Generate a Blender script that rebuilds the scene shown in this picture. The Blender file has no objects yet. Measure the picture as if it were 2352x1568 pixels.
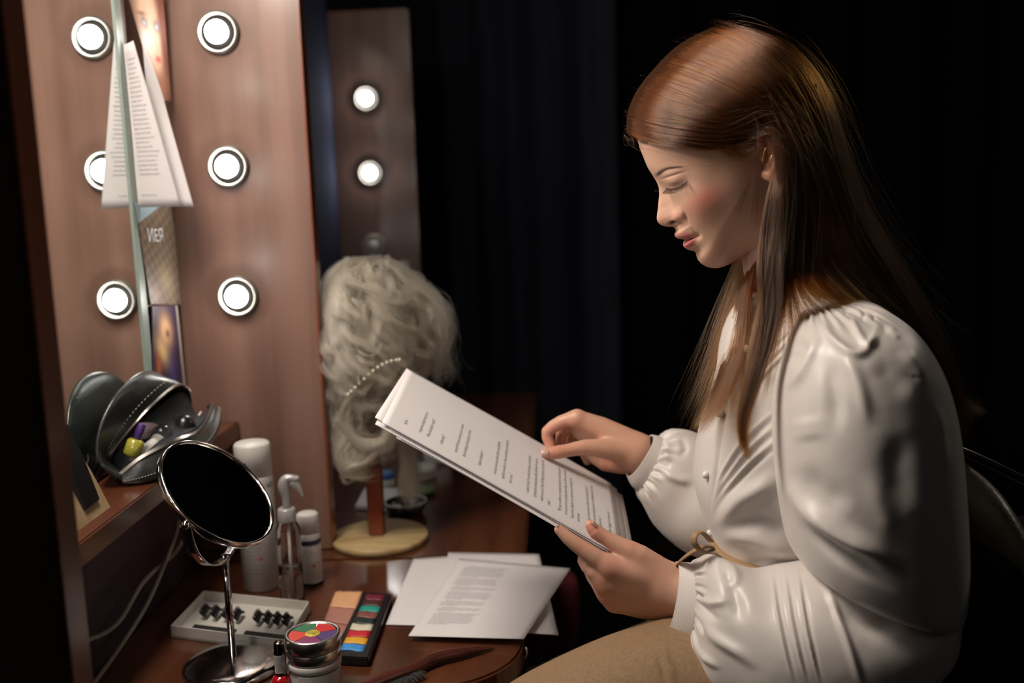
import bpy, bmesh, math, random
import numpy as np
from mathutils import Matrix, Vector
random.seed(7); rng = np.random.default_rng(7)
SC = bpy.context.scene; COL = SC.collection

# ------------------------------------------------------------------ camera
PW, PH, FPX = 2352, 1568, 2350.0
def nrm(v):
    v = np.array(v, float); return v / np.linalg.norm(v)
_y = nrm([91, 368, -FPX])
_dn = nrm([515, -(FPX*FPX + 91*515)/368, -FPX])
_z = nrm(-_dn - _y*np.dot(-_dn, _y)); _x = np.cross(_y, _z)
RW = np.stack([_x, _y, _z])                      # world = RW @ camera vector
CAM = np.array([0.562, 0.0, 1.30])
def ray(u, v): return RW @ np.array([u - PW/2, PH/2 - v, -FPX])
def on_y(u, v, y): r = ray(u, v); return CAM + r*((y - CAM[1])/r[1])
def on_z(u, v, z): r = ray(u, v); return CAM + r*((z - CAM[2])/r[2])
def on_x(u, v, x): r = ray(u, v); return CAM + r*((x - CAM[0])/r[0])
def proj(P):
    q = (np.asarray(P) - CAM) @ RW
    return np.stack([PW/2 - q[..., 0]*FPX/q[..., 2], PH/2 + q[..., 1]*FPX/q[..., 2]], -1)
cd = bpy.data.cameras.new('camera'); cam = bpy.data.objects.new('camera', cd); COL.objects.link(cam)
M4 = np.eye(4); M4[:3, :3] = RW; M4[:3, 3] = CAM
cam.matrix_world = Matrix(M4.tolist())
cd.sensor_width = 36; cd.lens = FPX/PW*36; cd.clip_start = 0.02
cd.dof.use_dof = True; cd.dof.focus_distance = 1.07; cd.dof.aperture_fstop = 3.2; cd.dof.aperture_blades = 9
SC.camera = cam

# ------------------------------------------------------------------ world, lights, exposure
SC.view_settings.view_transform = 'Standard'; SC.view_settings.look = 'None'
SC.view_settings.gamma = 1; SC.view_settings.use_curve_mapping = False
SC.view_settings.exposure = 0.0
wd = bpy.data.worlds.new('world'); SC.world = wd; wd.use_nodes = True
wd.node_tree.nodes['Background'].inputs[0].default_value = (0.35, 0.5, 1.0, 1)
wd.node_tree.nodes['Background'].inputs[1].default_value = 0.0035
BULB_E = 62.0
def area(name, loc, target, size, power, color, sy=None):
    l = bpy.data.lights.new(name, 'AREA'); l.energy = power; l.color = color; l.size = size
    if sy: l.shape = 'RECTANGLE'; l.size_y = sy
    o = bpy.data.objects.new(name, l); COL.objects.link(o); o.location = loc
    o.rotation_euler = (Vector(target) - Vector(loc)).to_track_quat('-Z', 'Y').to_euler()
    return o
area('added_key_light', (0.06, 0.95, 1.78), (0.80, 1.08, 1.15), 0.32, 12.5, (1.0, 0.88, 0.76))  # added area light, out of view, for the warm light on her
area('added_fill_light', (2.2, -0.9, 2.3), (0.9, 1.0, 1.0), 1.4, 0.7, (1.0, 0.92, 0.84))  # added unseen area light that lifts the dark side of the sleeve
area('added_rim_light', (2.3, 2.0, 2.2), (0.95, 1.05, 1.2), 0.4, 3.2, (1.0, 0.88, 0.74))  # added unseen area light for the bright edge of the back hair

# ------------------------------------------------------------------ materials
def mat(name, col, rough=.5, metal=0, spec=.5, **k):
    m = bpy.data.materials.new(name); m.use_nodes = True
    b = m.node_tree.nodes['Principled BSDF']
    b.inputs['Base Color'].default_value = (*col, 1); b.inputs['Roughness'].default_value = rough
    b.inputs['Metallic'].default_value = metal; b.inputs['Specular IOR Level'].default_value = spec
    for kk, v in k.items(): b.inputs[kk.replace('_', ' ')].default_value = v
    return m
def nodes(m): return m.node_tree.nodes, m.node_tree.links, m.node_tree.nodes['Principled BSDF']
def noise_col(m, c1, c2, scale=(1, 1, 1), ns=8, detail=6, bump=0., lo=.35, hi=.65, rough=None, bscale=None, coord='Object'):
    N, L, b = nodes(m)
    tc = N.new('ShaderNodeTexCoord'); mp = N.new('ShaderNodeMapping'); mp.inputs['Scale'].default_value = scale
    no = N.new('ShaderNodeTexNoise'); no.inputs['Scale'].default_value = ns; no.inputs['Detail'].default_value = detail
    rp = N.new('ShaderNodeValToRGB'); rp.color_ramp.elements[0].position = lo; rp.color_ramp.elements[1].position = hi
    rp.color_ramp.elements[0].color = (*c1, 1); rp.color_ramp.elements[1].color = (*c2, 1)
    L.new(tc.outputs[coord], mp.inputs[0]); L.new(mp.outputs[0], no.inputs[0]); L.new(no.outputs[0], rp.inputs[0])
    L.new(rp.outputs[0], b.inputs['Base Color'])
    if bump:
        bp = N.new('ShaderNodeBump'); bp.inputs['Strength'].default_value = bump; bp.inputs['Distance'].default_value = .001
        src = no
        if bscale:
            src = N.new('ShaderNodeTexNoise'); src.inputs['Scale'].default_value = bscale; L.new(tc.outputs[coord], src.inputs[0])
        L.new(src.outputs[0], bp.inputs['Height']); L.new(bp.outputs[0], b.inputs['Normal'])
    return m
def wood(name, c1, c2, axis, rough=.35, coat=.3, ns=7):
    m = mat(name, c1, rough)
    s = [26, 26, 26]; s['xyz'.index(axis)] = 1.3
    noise_col(m, c1, c2, s, ns/10, 8, bump=.12, lo=.3, hi=.7)
    nodes(m)[2].inputs['Coat Weight'].default_value = coat; nodes(m)[2].inputs['Coat Roughness'].default_value = .16
    return m
def vcol(name, rough=.5, attr='Col', **k):
    m = mat(name, (1, 1, 1), rough, **k); N, L, b = nodes(m)
    a = N.new('ShaderNodeVertexColor'); a.layer_name = attr; L.new(a.outputs[0], b.inputs['Base Color']); return m
MT = {}
MT['panel'] = wood('panel_wood', (.125, .062, .045), (.275, .155, .118), 'z', .42, .35)
MT['panel_edge'] = wood('panel_edge_wood', (.16, .045, .018), (.28, .09, .04), 'z', .35, .4)
MT['desk'] = wood('desk_wood', (.055, .016, .007), (.145, .048, .021), 'y', .20, .8)
MT['ledge'] = wood('ledge_wood', (.070, .020, .009), (.15, .048, .022), 'y', .26, .6)
MT['under'] = mat('aubergine_panel', (.055, .030, .042), .45)
MT['mirror'] = mat('mirror_silver', (.86, .90, .88), .015, 1)
MT['glass_edge'] = mat('glass_edge_green', (.34, .42, .38), .3)
MT['wall'] = noise_col(mat('dark_wall', (.02, .02, .025), .8), (.018, .018, .024), (.028, .028, .034), ns=4)
MT['floor'] = noise_col(mat('dark_floor', (.02, .015, .012), .5), (.015, .012, .01), (.03, .022, .018), ns=6)
MT['curtain'] = noise_col(mat('curtain_cloth', (.02, .026, .045), .85), (.034, .044, .072), (.048, .060, .095), (30, 30, 2), 2)
MT['black_drape'] = mat('black_drape', (.006, .006, .007), .95, spec=.05)  # near-black curtain copy; the background's darkness is put into its colour
MT['chrome'] = mat('chrome', (.75, .74, .73), .12, 1)
MT['brush_metal'] = mat('brushed_metal', (.62, .60, .58), .3, 1)
MT['ring'] = mat('lamp_ring', (.16, .15, .13), .25, 0, .6)  # ring of lit lamps, darkened in colour against the bulb's glare
MT['ring_off'] = mat('unlit_lamp_ring', (.70, .66, .58), .25, .3)  # same ring on the unlit lamp, painted brighter
MT['paper'] = mat('paper_white', (.72, .69, .70), .75, spec=.2)
MT['paper_shadow'] = mat('paper_lilac', (.60, .50, .62), .8, spec=.2)
MT['ink'] = mat('printing_ink', (.10, .095, .10), .8, spec=.1)
MT['ink_light'] = mat('printing_ink_grey', (.25, .24, .25), .8, spec=.1)
MT['leather'] = noise_col(mat('black_leather', (.02, .025, .024), .34, spec=.6), (.018, .022, .021), (.030, .036, .034), ns=60, bump=.25, bscale=350)
MT['lining'] = mat('dark_lining', (.012, .014, .018), .8)
MT['thread'] = mat('pale_thread', (.42, .42, .36), .7)
MT['zip'] = mat('zip_metal', (.62, .60, .56), .28, 1)
MT['zip_tape'] = mat('zip_tape', (.03, .03, .032), .8)
MT['white_plastic'] = mat('white_plastic', (.62, .60, .57), .4)
MT['white_can'] = mat('white_can', (.60, .58, .56), .38)
MT['grey_plastic'] = mat('grey_plastic', (.42, .41, .41), .3, .2)
MT['black_plastic'] = mat('black_plastic', (.012, .012, .014), .25)
MT['tray'] = mat('tray_card', (.62, .60, .55), .6)
MT['lash'] = mat('lash_black', (.01, .01, .01), .6)
MT['clear'] = mat('clear_plastic', (.95, .95, .95), .06, Transmission_Weight=1.0, IOR=1.35)
MT['liquid'] = mat('clear_liquid', (.93, .93, .92), .02, Transmission_Weight=1.0, IOR=1.33)
MT['label_red'] = mat('label_red', (.5, .08, .07), .6)
MT['navy_board'] = mat('navy_board', (.040, .045, .080), .95, spec=.05)
MT['navy'] = mat('navy_band', (.02, .025, .05), .5)
MT['kraft'] = noise_col(mat('kraft_card', (.34, .23, .12), .8), (.30, .20, .10), (.40, .28, .15), ns=40)
MT['stand_wood'] = noise_col(mat('pale_stand_wood', (.50, .36, .17), .45), (.42, .29, .13), (.58, .43, .22), (2, 14, 2), 5, bump=.1)
MT['stand_post'] = wood('post_wood', (.19, .038, .014), (.28, .065, .026), 'z', .35, .3)
MT['brush_wood'] = wood('brush_wood', (.045, .008, .006), (.10, .02, .014), 'x', .22, .8)
MT['bristle'] = mat('bristle_black', (.02, .02, .02), .5)
MT['pearl'] = mat('pearl', (.75, .70, .60), .25)
MT['red_lacquer'] = mat('red_lacquer', (.45, .006, .01), .12, Coat_Weight=1.0)
MT['cable'] = mat('cable_white', (.34, .32, .29), .5)
MT['red_cloth'] = mat('dark_red_cloth', (.10, .005, .010), .75)
MT['chair_leather'] = noise_col(mat('chair_leather', (.11, .10, .075), .38, spec=.6), (.20, .18, .13), (.28, .255, .19), ns=20, bump=.5, bscale=260)
MT['chair_dark'] = mat('chair_back_cloth', (.020, .012, .008), .85)
MT['trouser'] = noise_col(mat('tan_cloth', (.33, .21, .11), .8), (.23, .14, .072), (.28, .175, .095), ns=300, detail=3, bump=.15)
MT['ribbon'] = mat('tan_ribbon', (.33, .20, .10), .6)
MT['button'] = mat('button_pearl', (.78, .74, .70), .25)
def bulb_mat():
    m = bpy.data.materials.new('lit_bulb'); m.use_nodes = True; N, L, b = nodes(m)
    b.inputs['Base Color'].default_value = (1, 1, 1, 1); b.inputs['Emission Color'].default_value = (1.0, .95, .90, 1)
    b.inputs['Emission Strength'].default_value = BULB_E; return m
MT['bulb'] = bulb_mat()
MT['bulb_off'] = mat('unlit_frosted_bulb', (.85, .82, .76), .3)

# ------------------------------------------------------------------ mesh helpers
def link(name, me, m=None, parent=None, smooth=False):
    o = bpy.data.objects.new(name, me); COL.objects.link(o)
    if m is not None and not len(me.materials): me.materials.append(MT[m] if isinstance(m, str) else m)
    if smooth: me.polygons.foreach_set('use_smooth', [True]*len(me.polygons))
    if parent is not None: o.parent = parent
    return o
def mesh(name, V, Fc, m=None, parent=None, smooth=False, cols=None, origin=None):
    V = np.asarray(V, float)
    pl = np.array(world_loc(parent)) if parent is not None else np.zeros(3)
    org = np.array(origin, float) if origin is not None else (V.mean(0) if parent is None else pl)
    me = bpy.data.meshes.new(name); me.from_pydata((V - org).tolist(), [], [list(map(int, f)) for f in Fc]); me.update()
    if cols is not None:
        a = me.color_attributes.new('Col', 'FLOAT_COLOR', 'POINT')
        c = np.ones((len(V), 4), np.float32); c[:, :3] = cols; a.data.foreach_set('color', c.ravel())
    o = link(name, me, m, parent, smooth); o.location = (org - pl).tolist()
    return o
_wl = {}
def world_loc(o):
    p = Vector((0, 0, 0))
    while o is not None: p = p + o.location; o = o.parent
    return p
def thing(name, label, cat, loc=(0, 0, 0), group=None):
    o = bpy.data.objects.new(name, None); COL.objects.link(o); o.location = tuple(map(float, loc))
    o.empty_display_size = .02; return tag(o, label, cat, group)
def tag(o, label=None, cat=None, group=None, kind=None):
    if label: o['label'] = label
    if cat: o['category'] = cat
    if group: o['group'] = group
    if kind: o['kind'] = kind
    return o
def join(parts):
    V = []; Fc = []; n = 0
    for v, f in parts:
        V.append(np.asarray(v, float)); Fc += [[i + n for i in q] for q in f]; n += len(v)
    return np.concatenate(V), Fc
def box(lo, hi, bev=0.0):
    bm = bmesh.new(); bmesh.ops.create_cube(bm, size=1)
    lo = np.array(lo, float); hi = np.array(hi, float)
    for v in bm.verts: v.co = Vector(((lo+hi)/2 + np.array(v.co)*(hi-lo)).tolist())
    if bev: bmesh.ops.bevel(bm, geom=bm.edges[:], offset=bev, segments=2, affect='EDGES')
    return out(bm)
def out(bm):
    bm.verts.ensure_lookup_table(); bm.verts.index_update()
    r = np.array([v.co[:] for v in bm.verts]), [[v.index for v in f.verts] for f in bm.faces]; bm.free(); return r
def lathe(prof, n=40, c=(0, 0, 0), closed=False):
    """prof: list of (r, z)"""
    V = []; k = len(prof)
    for i in range(n):
        a = 2*math.pi*i/n
        for r, z in prof: V.append((c[0]+r*math.cos(a), c[1]+r*math.sin(a), c[2]+z))
    Fc = []
    for i in range(n):
        j = (i+1) % n
        for q in range(k-1): Fc.append([i*k+q, j*k+q, j*k+q+1, i*k+q+1])
    return np.array(V), Fc
def frames(P):
    P = np.asarray(P, float); T = np.gradient(P, axis=0); T /= np.linalg.norm(T, axis=1)[:, None] + 1e-12
    n = np.cross(T[0], [0, 0, 1]); n = n if np.linalg.norm(n) > .1 else np.cross(T[0], [1, 0, 0]); n /= np.linalg.norm(n)
    Ns = []
    for t in T:
        n = n - t*np.dot(n, t); n /= np.linalg.norm(n); Ns.append(n)
    Ns = np.array(Ns); return T, Ns, np.cross(T, Ns)
def tube(P, r, n=10, cap=True, flat=1.0, closed=False):
    P = np.asarray(P, float); T, A, B = frames(P); r = np.broadcast_to(np.asarray(r, float), (len(P),))
    a = np.linspace(0, 2*math.pi, n, endpoint=False)
    V = P[:, None] + r[:, None, None]*(np.cos(a)[None, :, None]*A[:, None] + flat*np.sin(a)[None, :, None]*B[:, None])
    V = V.reshape(-1, 3); Fc = []
    m = len(P)
    for i in range(m if closed else m-1):
        k = (i+1) % m
        for j in range(n): Fc.append([i*n+j, i*n+(j+1) % n, k*n+(j+1) % n, k*n+j])
    if cap and not closed: Fc += [list(range(n))[::-1], [(m-1)*n+j for j in range(n)]]
    return V, Fc
def cr(P, n):
    """Catmull-Rom resample of the first axis to n samples"""
    P = np.asarray(P, float); k = len(P); t = np.linspace(0, k-1, n); i = np.clip(t.astype(int), 0, k-2); f = t - i
    f = f.reshape((-1,) + (1,)*(P.ndim-1))
    p0 = P[np.clip(i-1, 0, k-1)]; p1 = P[i]; p2 = P[i+1]; p3 = P[np.clip(i+2, 0, k-1)]
    return .5*((2*p1) + (-p0+p2)*f + (2*p0-5*p1+4*p2-p3)*f**2 + (-p0+3*p1-3*p2+p3)*f**3)
def grid_faces(a, b, wrap=False):
    Fc = []
    for i in range(a-1):
        for j in range(b if wrap else b-1):
            k = (j+1) % b; Fc.append([i*b+j, i*b+k, (i+1)*b+k, (i+1)*b+j])
    return Fc
def gnormals(G, wrap=False):
    du = np.gradient(G, axis=0)
    if wrap:
        dv = (np.roll(G, -1, 1) - np.roll(G, 1, 1))/2
    else: dv = np.gradient(G, axis=1)
    n = np.cross(du, dv); return n/(np.linalg.norm(n, axis=-1)[..., None] + 1e-12)
def solid(G, t, ndir=None):
    """closed thin slab from a grid of points"""
    G = np.asarray(G, float); n = gnormals(G) if ndir is None else np.broadcast_to(ndir, G.shape)
    a, b = G.shape[:2]; V = np.concatenate([(G+n*t/2).reshape(-1, 3), (G-n*t/2).reshape(-1, 3)])
    f = grid_faces(a, b); m = a*b; Fc = [q[::-1] for q in f] + [[i+m for i in q] for q in f]
    ring = [j for j in range(b)] + [i*b+b-1 for i in range(1, a)] + [(a-1)*b+j for j in range(b-2, -1, -1)] + [i*b for i in range(a-2, 0, -1)]
    for q in range(len(ring)):
        p, s = ring[q], ring[(q+1) % len(ring)]; Fc.append([p, s, s+m, p+m])
    return V, Fc
def polydist(Q, L):
    """distance of points Q (n,2) to polyline L and the fraction along it"""
    L = np.asarray(L, float); best = np.full(len(Q), 1e9); frac = np.zeros(len(Q)); seg = np.linalg.norm(np.diff(L, axis=0), axis=1); cum = np.r_[0, np.cumsum(seg)]
    for i in range(len(L)-1):
        d = L[i+1]-L[i]; t = np.clip(((Q-L[i])@d)/(d@d+1e-12), 0, 1); e = Q - L[i] - t[:, None]*d; r = np.hypot(e[:, 0], e[:, 1])
        k = r < best; best[k] = r[k]; frac[k] = (cum[i]+t[k]*seg[i])/cum[-1]
    return best, frac
def capsmooth(f, a=.15): return np.clip(np.minimum(f/a, (1-f)/a), 0, 1)
def fold_disp(P, N, folds, facing=True):
    """real relief: ridges and creases that run along lines over the cloth. folds: (line, width px, height m[, side])"""
    q = proj(P).reshape(-1, 2); near = ((P-CAM)*N).sum(-1).reshape(-1); d = np.zeros(len(q))
    wgt = np.clip(-near/np.linalg.norm(P-CAM, axis=-1).reshape(-1)*2.5, 0, 1) if facing else 1
    for L, w, h in folds:
        L = cr(np.array(L, float), max(8, len(L)*4)); r, f = polydist(q, L); e = capsmooth(f, .38); d += h*np.exp(-(r/w)**2)*e*e*(3-2*e)
    return (d*wgt).reshape(P.shape[:-1])
def loft(stations, n=80, m=96, p=2.0, capn=6):
    """stations: (pxA, pxB, y, half depth) -> grid of rings; A and B are the outline points of the limb"""
    S = np.array([[*on_y(a[0], a[1], y), *on_y(b[0], b[1], y), h] for a, b, y, h in stations])
    S = cr(S, n); A = S[:, :3]; B = S[:, 3:6]; h = S[:, 6]
    th = np.linspace(0, 2*math.pi, m, endpoint=False); c = np.cos(th); s = np.sin(th)
    cs = np.sign(c)*np.abs(c)**(2/p); ss = np.sign(s)*np.abs(s)**(2/p)
    ctr = (A+B)/2; ax = (B-A)/2
    G = ctr[:, None] + ax[:, None]*cs[None, :, None] + np.array([0, -1, 0.])[None, None]*h[:, None, None]*ss[None, :, None]
    return G
def outward(G, N):
    c = G.mean(1, keepdims=True); s = np.sign(((G-c)*N).sum()); return N*s
def ring_mesh(G, wrap=True):
    a, b = G.shape[:2]; V = G.reshape(-1, 3); Fc = grid_faces(a, b, wrap)
    n = len(V); V = np.concatenate([V, [G[0].mean(0), G[-1].mean(0)]])
    for j in range(b):
        Fc.append([n, (j+1) % b, j]); Fc.append([n+1, (a-1)*b+j, (a-1)*b+(j+1) % b])
    return V, Fc
def smin(a, b, k):
    h = np.clip(.5+.5*(b-a)/k, 0, 1); return b*(1-h)+a*h - k*h*(1-h)
def seg_sdf(X, a, b, ra, rb):
    ba = b-a; pa = X-a; t = np.clip((pa@ba)/(ba@ba+1e-12), 0, 1); d = pa - t[..., None]*ba
    return np.sqrt((d*d).sum(-1)) - (ra+(rb-ra)*t)
def chain_sdf(X, pts, k=.003):
    d = None
    for (a, ra), (b, rb) in zip(pts[:-1], pts[1:]):
        e = seg_sdf(X, np.asarray(a), np.asarray(b), ra, rb); d = e if d is None else smin(d, e, k)
    return d
def nets(fn, lo, hi, h):
    lo = np.array(lo); hi = np.array(hi); n = np.ceil((hi-lo)/h).astype(int)+1
    ax = [lo[i]+h*np.arange(n[i]) for i in range(3)]
    X = np.stack(np.meshgrid(*ax, indexing='ij'), -1).astype(np.float32)
    D = fn(X).astype(np.float64); ins = D < 0
    c = [(i, j, k) for i in (0, 1) for j in (0, 1) for k in (0, 1)]
    sl = lambda A, o: A[o[0]:A.shape[0]-1+o[0], o[1]:A.shape[1]-1+o[1], o[2]:A.shape[2]-1+o[2]]
    cnt = sum(sl(ins, o).astype(int) for o in c); act = (cnt > 0) & (cnt < 8); idx = np.full(act.shape, -1); ids = np.argwhere(act)
    idx[act] = np.arange(len(ids)); acc = np.zeros((len(ids), 3)); num = np.zeros(len(ids))
    Dv = {o: sl(D, o)[act] for o in c}
    for o in c:
        for axx in range(3):
            if o[axx] == 0:
                p = list(o); p[axx] = 1; p = tuple(p); a, b = Dv[o], Dv[p]; m = (a < 0) != (b < 0)
                t = np.where(m, a/(a-b+1e-30), 0); w = np.tile(np.array(o, float), (len(ids), 1)); w[:, axx] = t
                acc[m] += w[m]; num[m] += 1
    V = lo + h*(ids + acc/num[:, None]); Fc = []
    for axx in range(3):
        a1, a2 = [(1, 2), (2, 0), (0, 1)][axx]
        s0 = [slice(1, -1)]*3; s0[axx] = slice(0, -1); s1 = list(s0); s1[axx] = slice(1, None)
        A = ins[tuple(s0)]; B = ins[tuple(s1)]; e = np.argwhere(A != B)
        off = np.array([1, 1, 1]); off[axx] = 0; e = e+off; fl = ins[tuple(e.T)]
        q = []
        for (p, r) in ((0, 0), (1, 0), (1, 1), (0, 1)):
            g = e.copy(); g[:, a1] -= 1-p; g[:, a2] -= 1-r; q.append(idx[tuple(g.T)])
        q = np.stack(q, 1); q[~fl] = q[~fl][:, ::-1]; Fc.append(q)
    return V, np.concatenate(Fc).tolist()
def strands(name, paths, radius, m, parent, taper=True, kind='stuff', label=None):
    n, k = paths.shape[:2]; hc = bpy.data.hair_curves.new(name); hc.add_curves([k]*n)
    pl = np.array(world_loc(parent)) if parent is not None else np.zeros(3)
    hc.attributes['position'].data.foreach_set('vector', (paths-pl).reshape(-1).astype(np.float32))
    r = hc.attributes.get('radius') or hc.attributes.new('radius', 'FLOAT', 'POINT')
    t = np.linspace(0, 1, k); rr = radius*(np.clip((1-t)*4, .12, 1) if taper else np.ones(k))
    rr = rr[None]*rng.uniform(.7, 1.2, (n, 1)); r.data.foreach_set('value', rr.reshape(-1).astype(np.float32))
    hc.materials.append(MT[m] if isinstance(m, str) else m)
    o = bpy.data.objects.new(name, hc); COL.objects.link(o); o.parent = parent
    if kind: o['kind'] = kind
    if label: o['label'] = label
    return o
def hair_mat(name, mel, red, rough=.3, rr=.3, tint=None, rnd=.12):
    m = bpy.data.materials.new(name); m.use_nodes = True; N = m.node_tree.nodes; N.clear()
    o = N.new('ShaderNodeOutputMaterial'); h = N.new('ShaderNodeBsdfHairPrincipled')
    if tint: h.parametrization = 'COLOR'; h.inputs['Color'].default_value = (*tint, 1)
    else:
        h.parametrization = 'MELANIN'; h.inputs['Melanin'].default_value = mel; h.inputs['Melanin Redness'].default_value = red
    for k_, v_ in (('Random Color', rnd), ('Random', rnd), ('Roughness', rough), ('Radial Roughness', rr)):
        i_ = [q for q in h.inputs if q.name == k_]
        if i_: i_[0].default_value = v_
    m.node_tree.links.new(h.outputs[0], o.inputs[0]); return m
MT['hair'] = hair_mat('brown_hair', .57, .88, .20, .28, rnd=.3)
MT['wighair'] = hair_mat('wig_hair', 0, 0, .45, .5, tint=(.33, .285, .215))
FONT_CACHE = {}
def text_mesh(s, size, sx=1.0, align='LEFT', res=2):
    c = bpy.data.curves.new('txt', 'FONT'); c.body = s; c.size = size; c.resolution_u = res; c.align_x = align
    o = bpy.data.objects.new('txt', c); COL.objects.link(o); dg = bpy.context.evaluated_depsgraph_get(); dg.update()
    me = bpy.data.meshes.new_from_object(o.evaluated_get(dg))
    V = np.array([v.co[:] for v in me.vertices]).reshape(-1, 3); V[:, 0] *= sx; Fc = [list(p.vertices) for p in me.polygons]
    bpy.data.objects.remove(o); bpy.data.curves.remove(c); bpy.data.meshes.remove(me); return V, Fc
# ------------------------------------------------------------------ the setting
def struct(name, lo, hi, m):
    v, f = box(lo, hi); o = mesh(name, v, f, m); o['kind'] = 'structure'; return o
struct('floor', (-.12, -1.6, -.1), (4.2, 4.3, 0), 'floor')
struct('ceiling', (-.12, -1.6, 2.9), (4.2, 4.3, 3.0), 'wall')
struct('wall_left', (-.12, -1.6, 0), (-.03, 4.3, 2.9), 'wall')
struct('wall_back', (-.12, 4.2, 0), (4.2, 4.3, 2.9), 'wall')
struct('wall_right', (4.1, -1.6, 0), (4.2, 4.2, 2.9), 'wall')
struct('wall_front', (-.12, -1.7, 0), (4.2, -1.6, 2.9), 'wall')
# stage curtain across the back of the room
def drape(x0, x1, m, label, y0=3.72):
    xs = np.linspace(x0, x1, int(150*(x1-x0))); ph = 2*np.pi*xs/.27
    cy = y0 + .045*np.sin(ph + 1.2*np.sin(xs*3.1)) + .03*np.sin(ph*.53+1) + .012*np.sin(ph*2.3)
    G = np.array([[(x, y + .02*(z-1.3)*math.sin(x*4), z) for x, y in zip(xs, cy)] for z in np.linspace(.02, 2.86, 8)])
    v, f = solid(G, .006); tag(mesh('curtain', v, f, m, smooth=True), label, 'curtain')
drape(-.02, .80, 'curtain', 'dark navy curtain in soft folds, left of the person behind the wig')
drape(.83, 3.9, 'black_drape', 'black stage drape filling the background behind the person', 3.78)

# ------------------------------------------------------------------ side panels with their lamps
MT['socket'] = mat('lamp_socket', (.012, .011, .010), .5, spec=.1)  # blackened so the bulb's light does not wash it out
def lamp_fixture(parent, x, y, z, s, lit, lbl=None):
    """s=-1: faces the camera side (-y), s=+1 faces away"""
    def put(name, prof, m, par, n=40):
        v, f = lathe(prof, n); w = np.stack([v[:, 0]+x, v[:, 2]*s+y, v[:, 1]+z], 1)
        if s > 0: f = [q[::-1] for q in f]
        return mesh(name, w, f, m, par, True, origin=(x, y, z))
    r = put('lamp_holder', [(.0250, .0008), (.0305, .0008), (.0312, .003), (.0300, .007), (.0285, .0095), (.0268, .0100), (.0256, .0080), (.0250, .0040), (.0250, .0008)], 'ring' if lit else 'ring_off', parent)
    put('socket_plate', [(.0001, .0006), (.0249, .0006), (.0249, .0022), (.0001, .0022)], 'socket' if lit else 'ring_off', parent)
    b = put('bulb' if lit else 'unlit_bulb', [(.0001, .0240), (.004, .0236), (.0080, .0222), (.0118, .0192), (.0155, .0152), (.0165, .0110), (.0158, .0070), (.0125, .0040), (.0105, .0024)], 'bulb' if lit else 'bulb_off', parent)
    if not lit: b['label'] = 'unlit frosted bulb'
    return r
LZ = (1.147, 1.337, 1.526)
def side_panel(y0, y1, face, lamps, label, top=1.742, bottom=.752, xf=.21):
    t = thing('lamp_panel', label, 'panel', (0, (y0+y1)/2, bottom), 'lamp panels standing between the dressing mirrors')
    v, f = box((.001, y0, bottom), (xf-.004, y1, top), .0); mesh('board', v, f, 'panel', t)
    v, f = box((xf-.004, y0-.001, bottom), (xf, y1+.001, top+.002), .001); mesh('edge_strip', v, f, 'panel_edge', t)
    v, f = box((.001, y0-.001, top), (xf-.004, y1+.001, top+.004), .001); mesh('top_strip', v, f, 'panel_edge', t)
    for z, lit in lamps: lamp_fixture(t, .0915, y0 if face < 0 else y1, z, face, lit)
    for z in (LZ if y0 == 1.5 else ()): lamp_fixture(t, .0915, y1, z, 1, True)  # hidden bulbs on the back face, added to brighten the far panel
    return t
side_panel(1.500, 1.528, -1, [(z, True) for z in LZ], 'brown wooden side panel with three glowing round bulbs, nearer of the two facing ones')
side_panel(2.685, 2.713, -1, [(LZ[0], False), (LZ[1], True), (LZ[2], True)], 'far brown wooden side panel with two lit bulbs above an unlit one, behind the wig')
side_panel(.675, .703, 1, [(z, True) for z in LZ], 'dark near edge of the side panel at the left border')

# ------------------------------------------------------------------ mirrors on the wall
t = thing('wall_mirror', 'tall wall mirror at left that reflects the wooden panel and round bulbs', 'mirror', (0, 1.03, .96))
v, f = box((-.006, .705, .960), (0, 1.356, 1.742)); mesh('mirror_glass', v, f, 'mirror', t)
v, f = box((-.006, 1.356, .960), (.0022, 1.378, 1.742), .001); mesh('glass_edge', v, f, 'glass_edge', t)
t = thing('wall_mirror', 'far wall mirror with its dark navy surround between the two lamp panels', 'mirror', (0, 2.1, .96))
v, f = box((-.006, 1.56, .755), (0, 2.05, 1.742)); mesh('mirror_glass', v, f, 'mirror', t)
v, f = box((-.006, 2.052, .755), (.002, 2.683, 2.1)); mesh('navy_surround', v, f, 'navy_board', t)
v, f = box((-.006, 1.53, .755), (.004, 1.559, 1.742), .001); mesh('frame_strip', v, f, 'black_plastic', t)
t = thing('back_board', 'dark aubergine back board below the mirror behind the cables', 'board', (-.01, 1.1, .45))
v, f = box((-.029, .704, 0), (.012, 1.454, .925)); mesh('lower_board', v, f, 'under', t)
v, f = box((-.029, 1.379, .960), (-.002, 1.498, 1.742)); mesh('upper_strip', v, f, 'panel', t, )
v, f = box((-.029, .704, .926), (-.008, 1.498, 1.742)); mesh('backing', v, f, 'under', t)
o = thing('ledge', 'narrow glossy brown shelf under the mirror carrying the leather bag', 'shelf', (0, 1.1, .93))
v, f = box((.0, .704, .930), (.078, 1.499, .957), .002); mesh('ledge_board', v, f, 'ledge', o)

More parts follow.
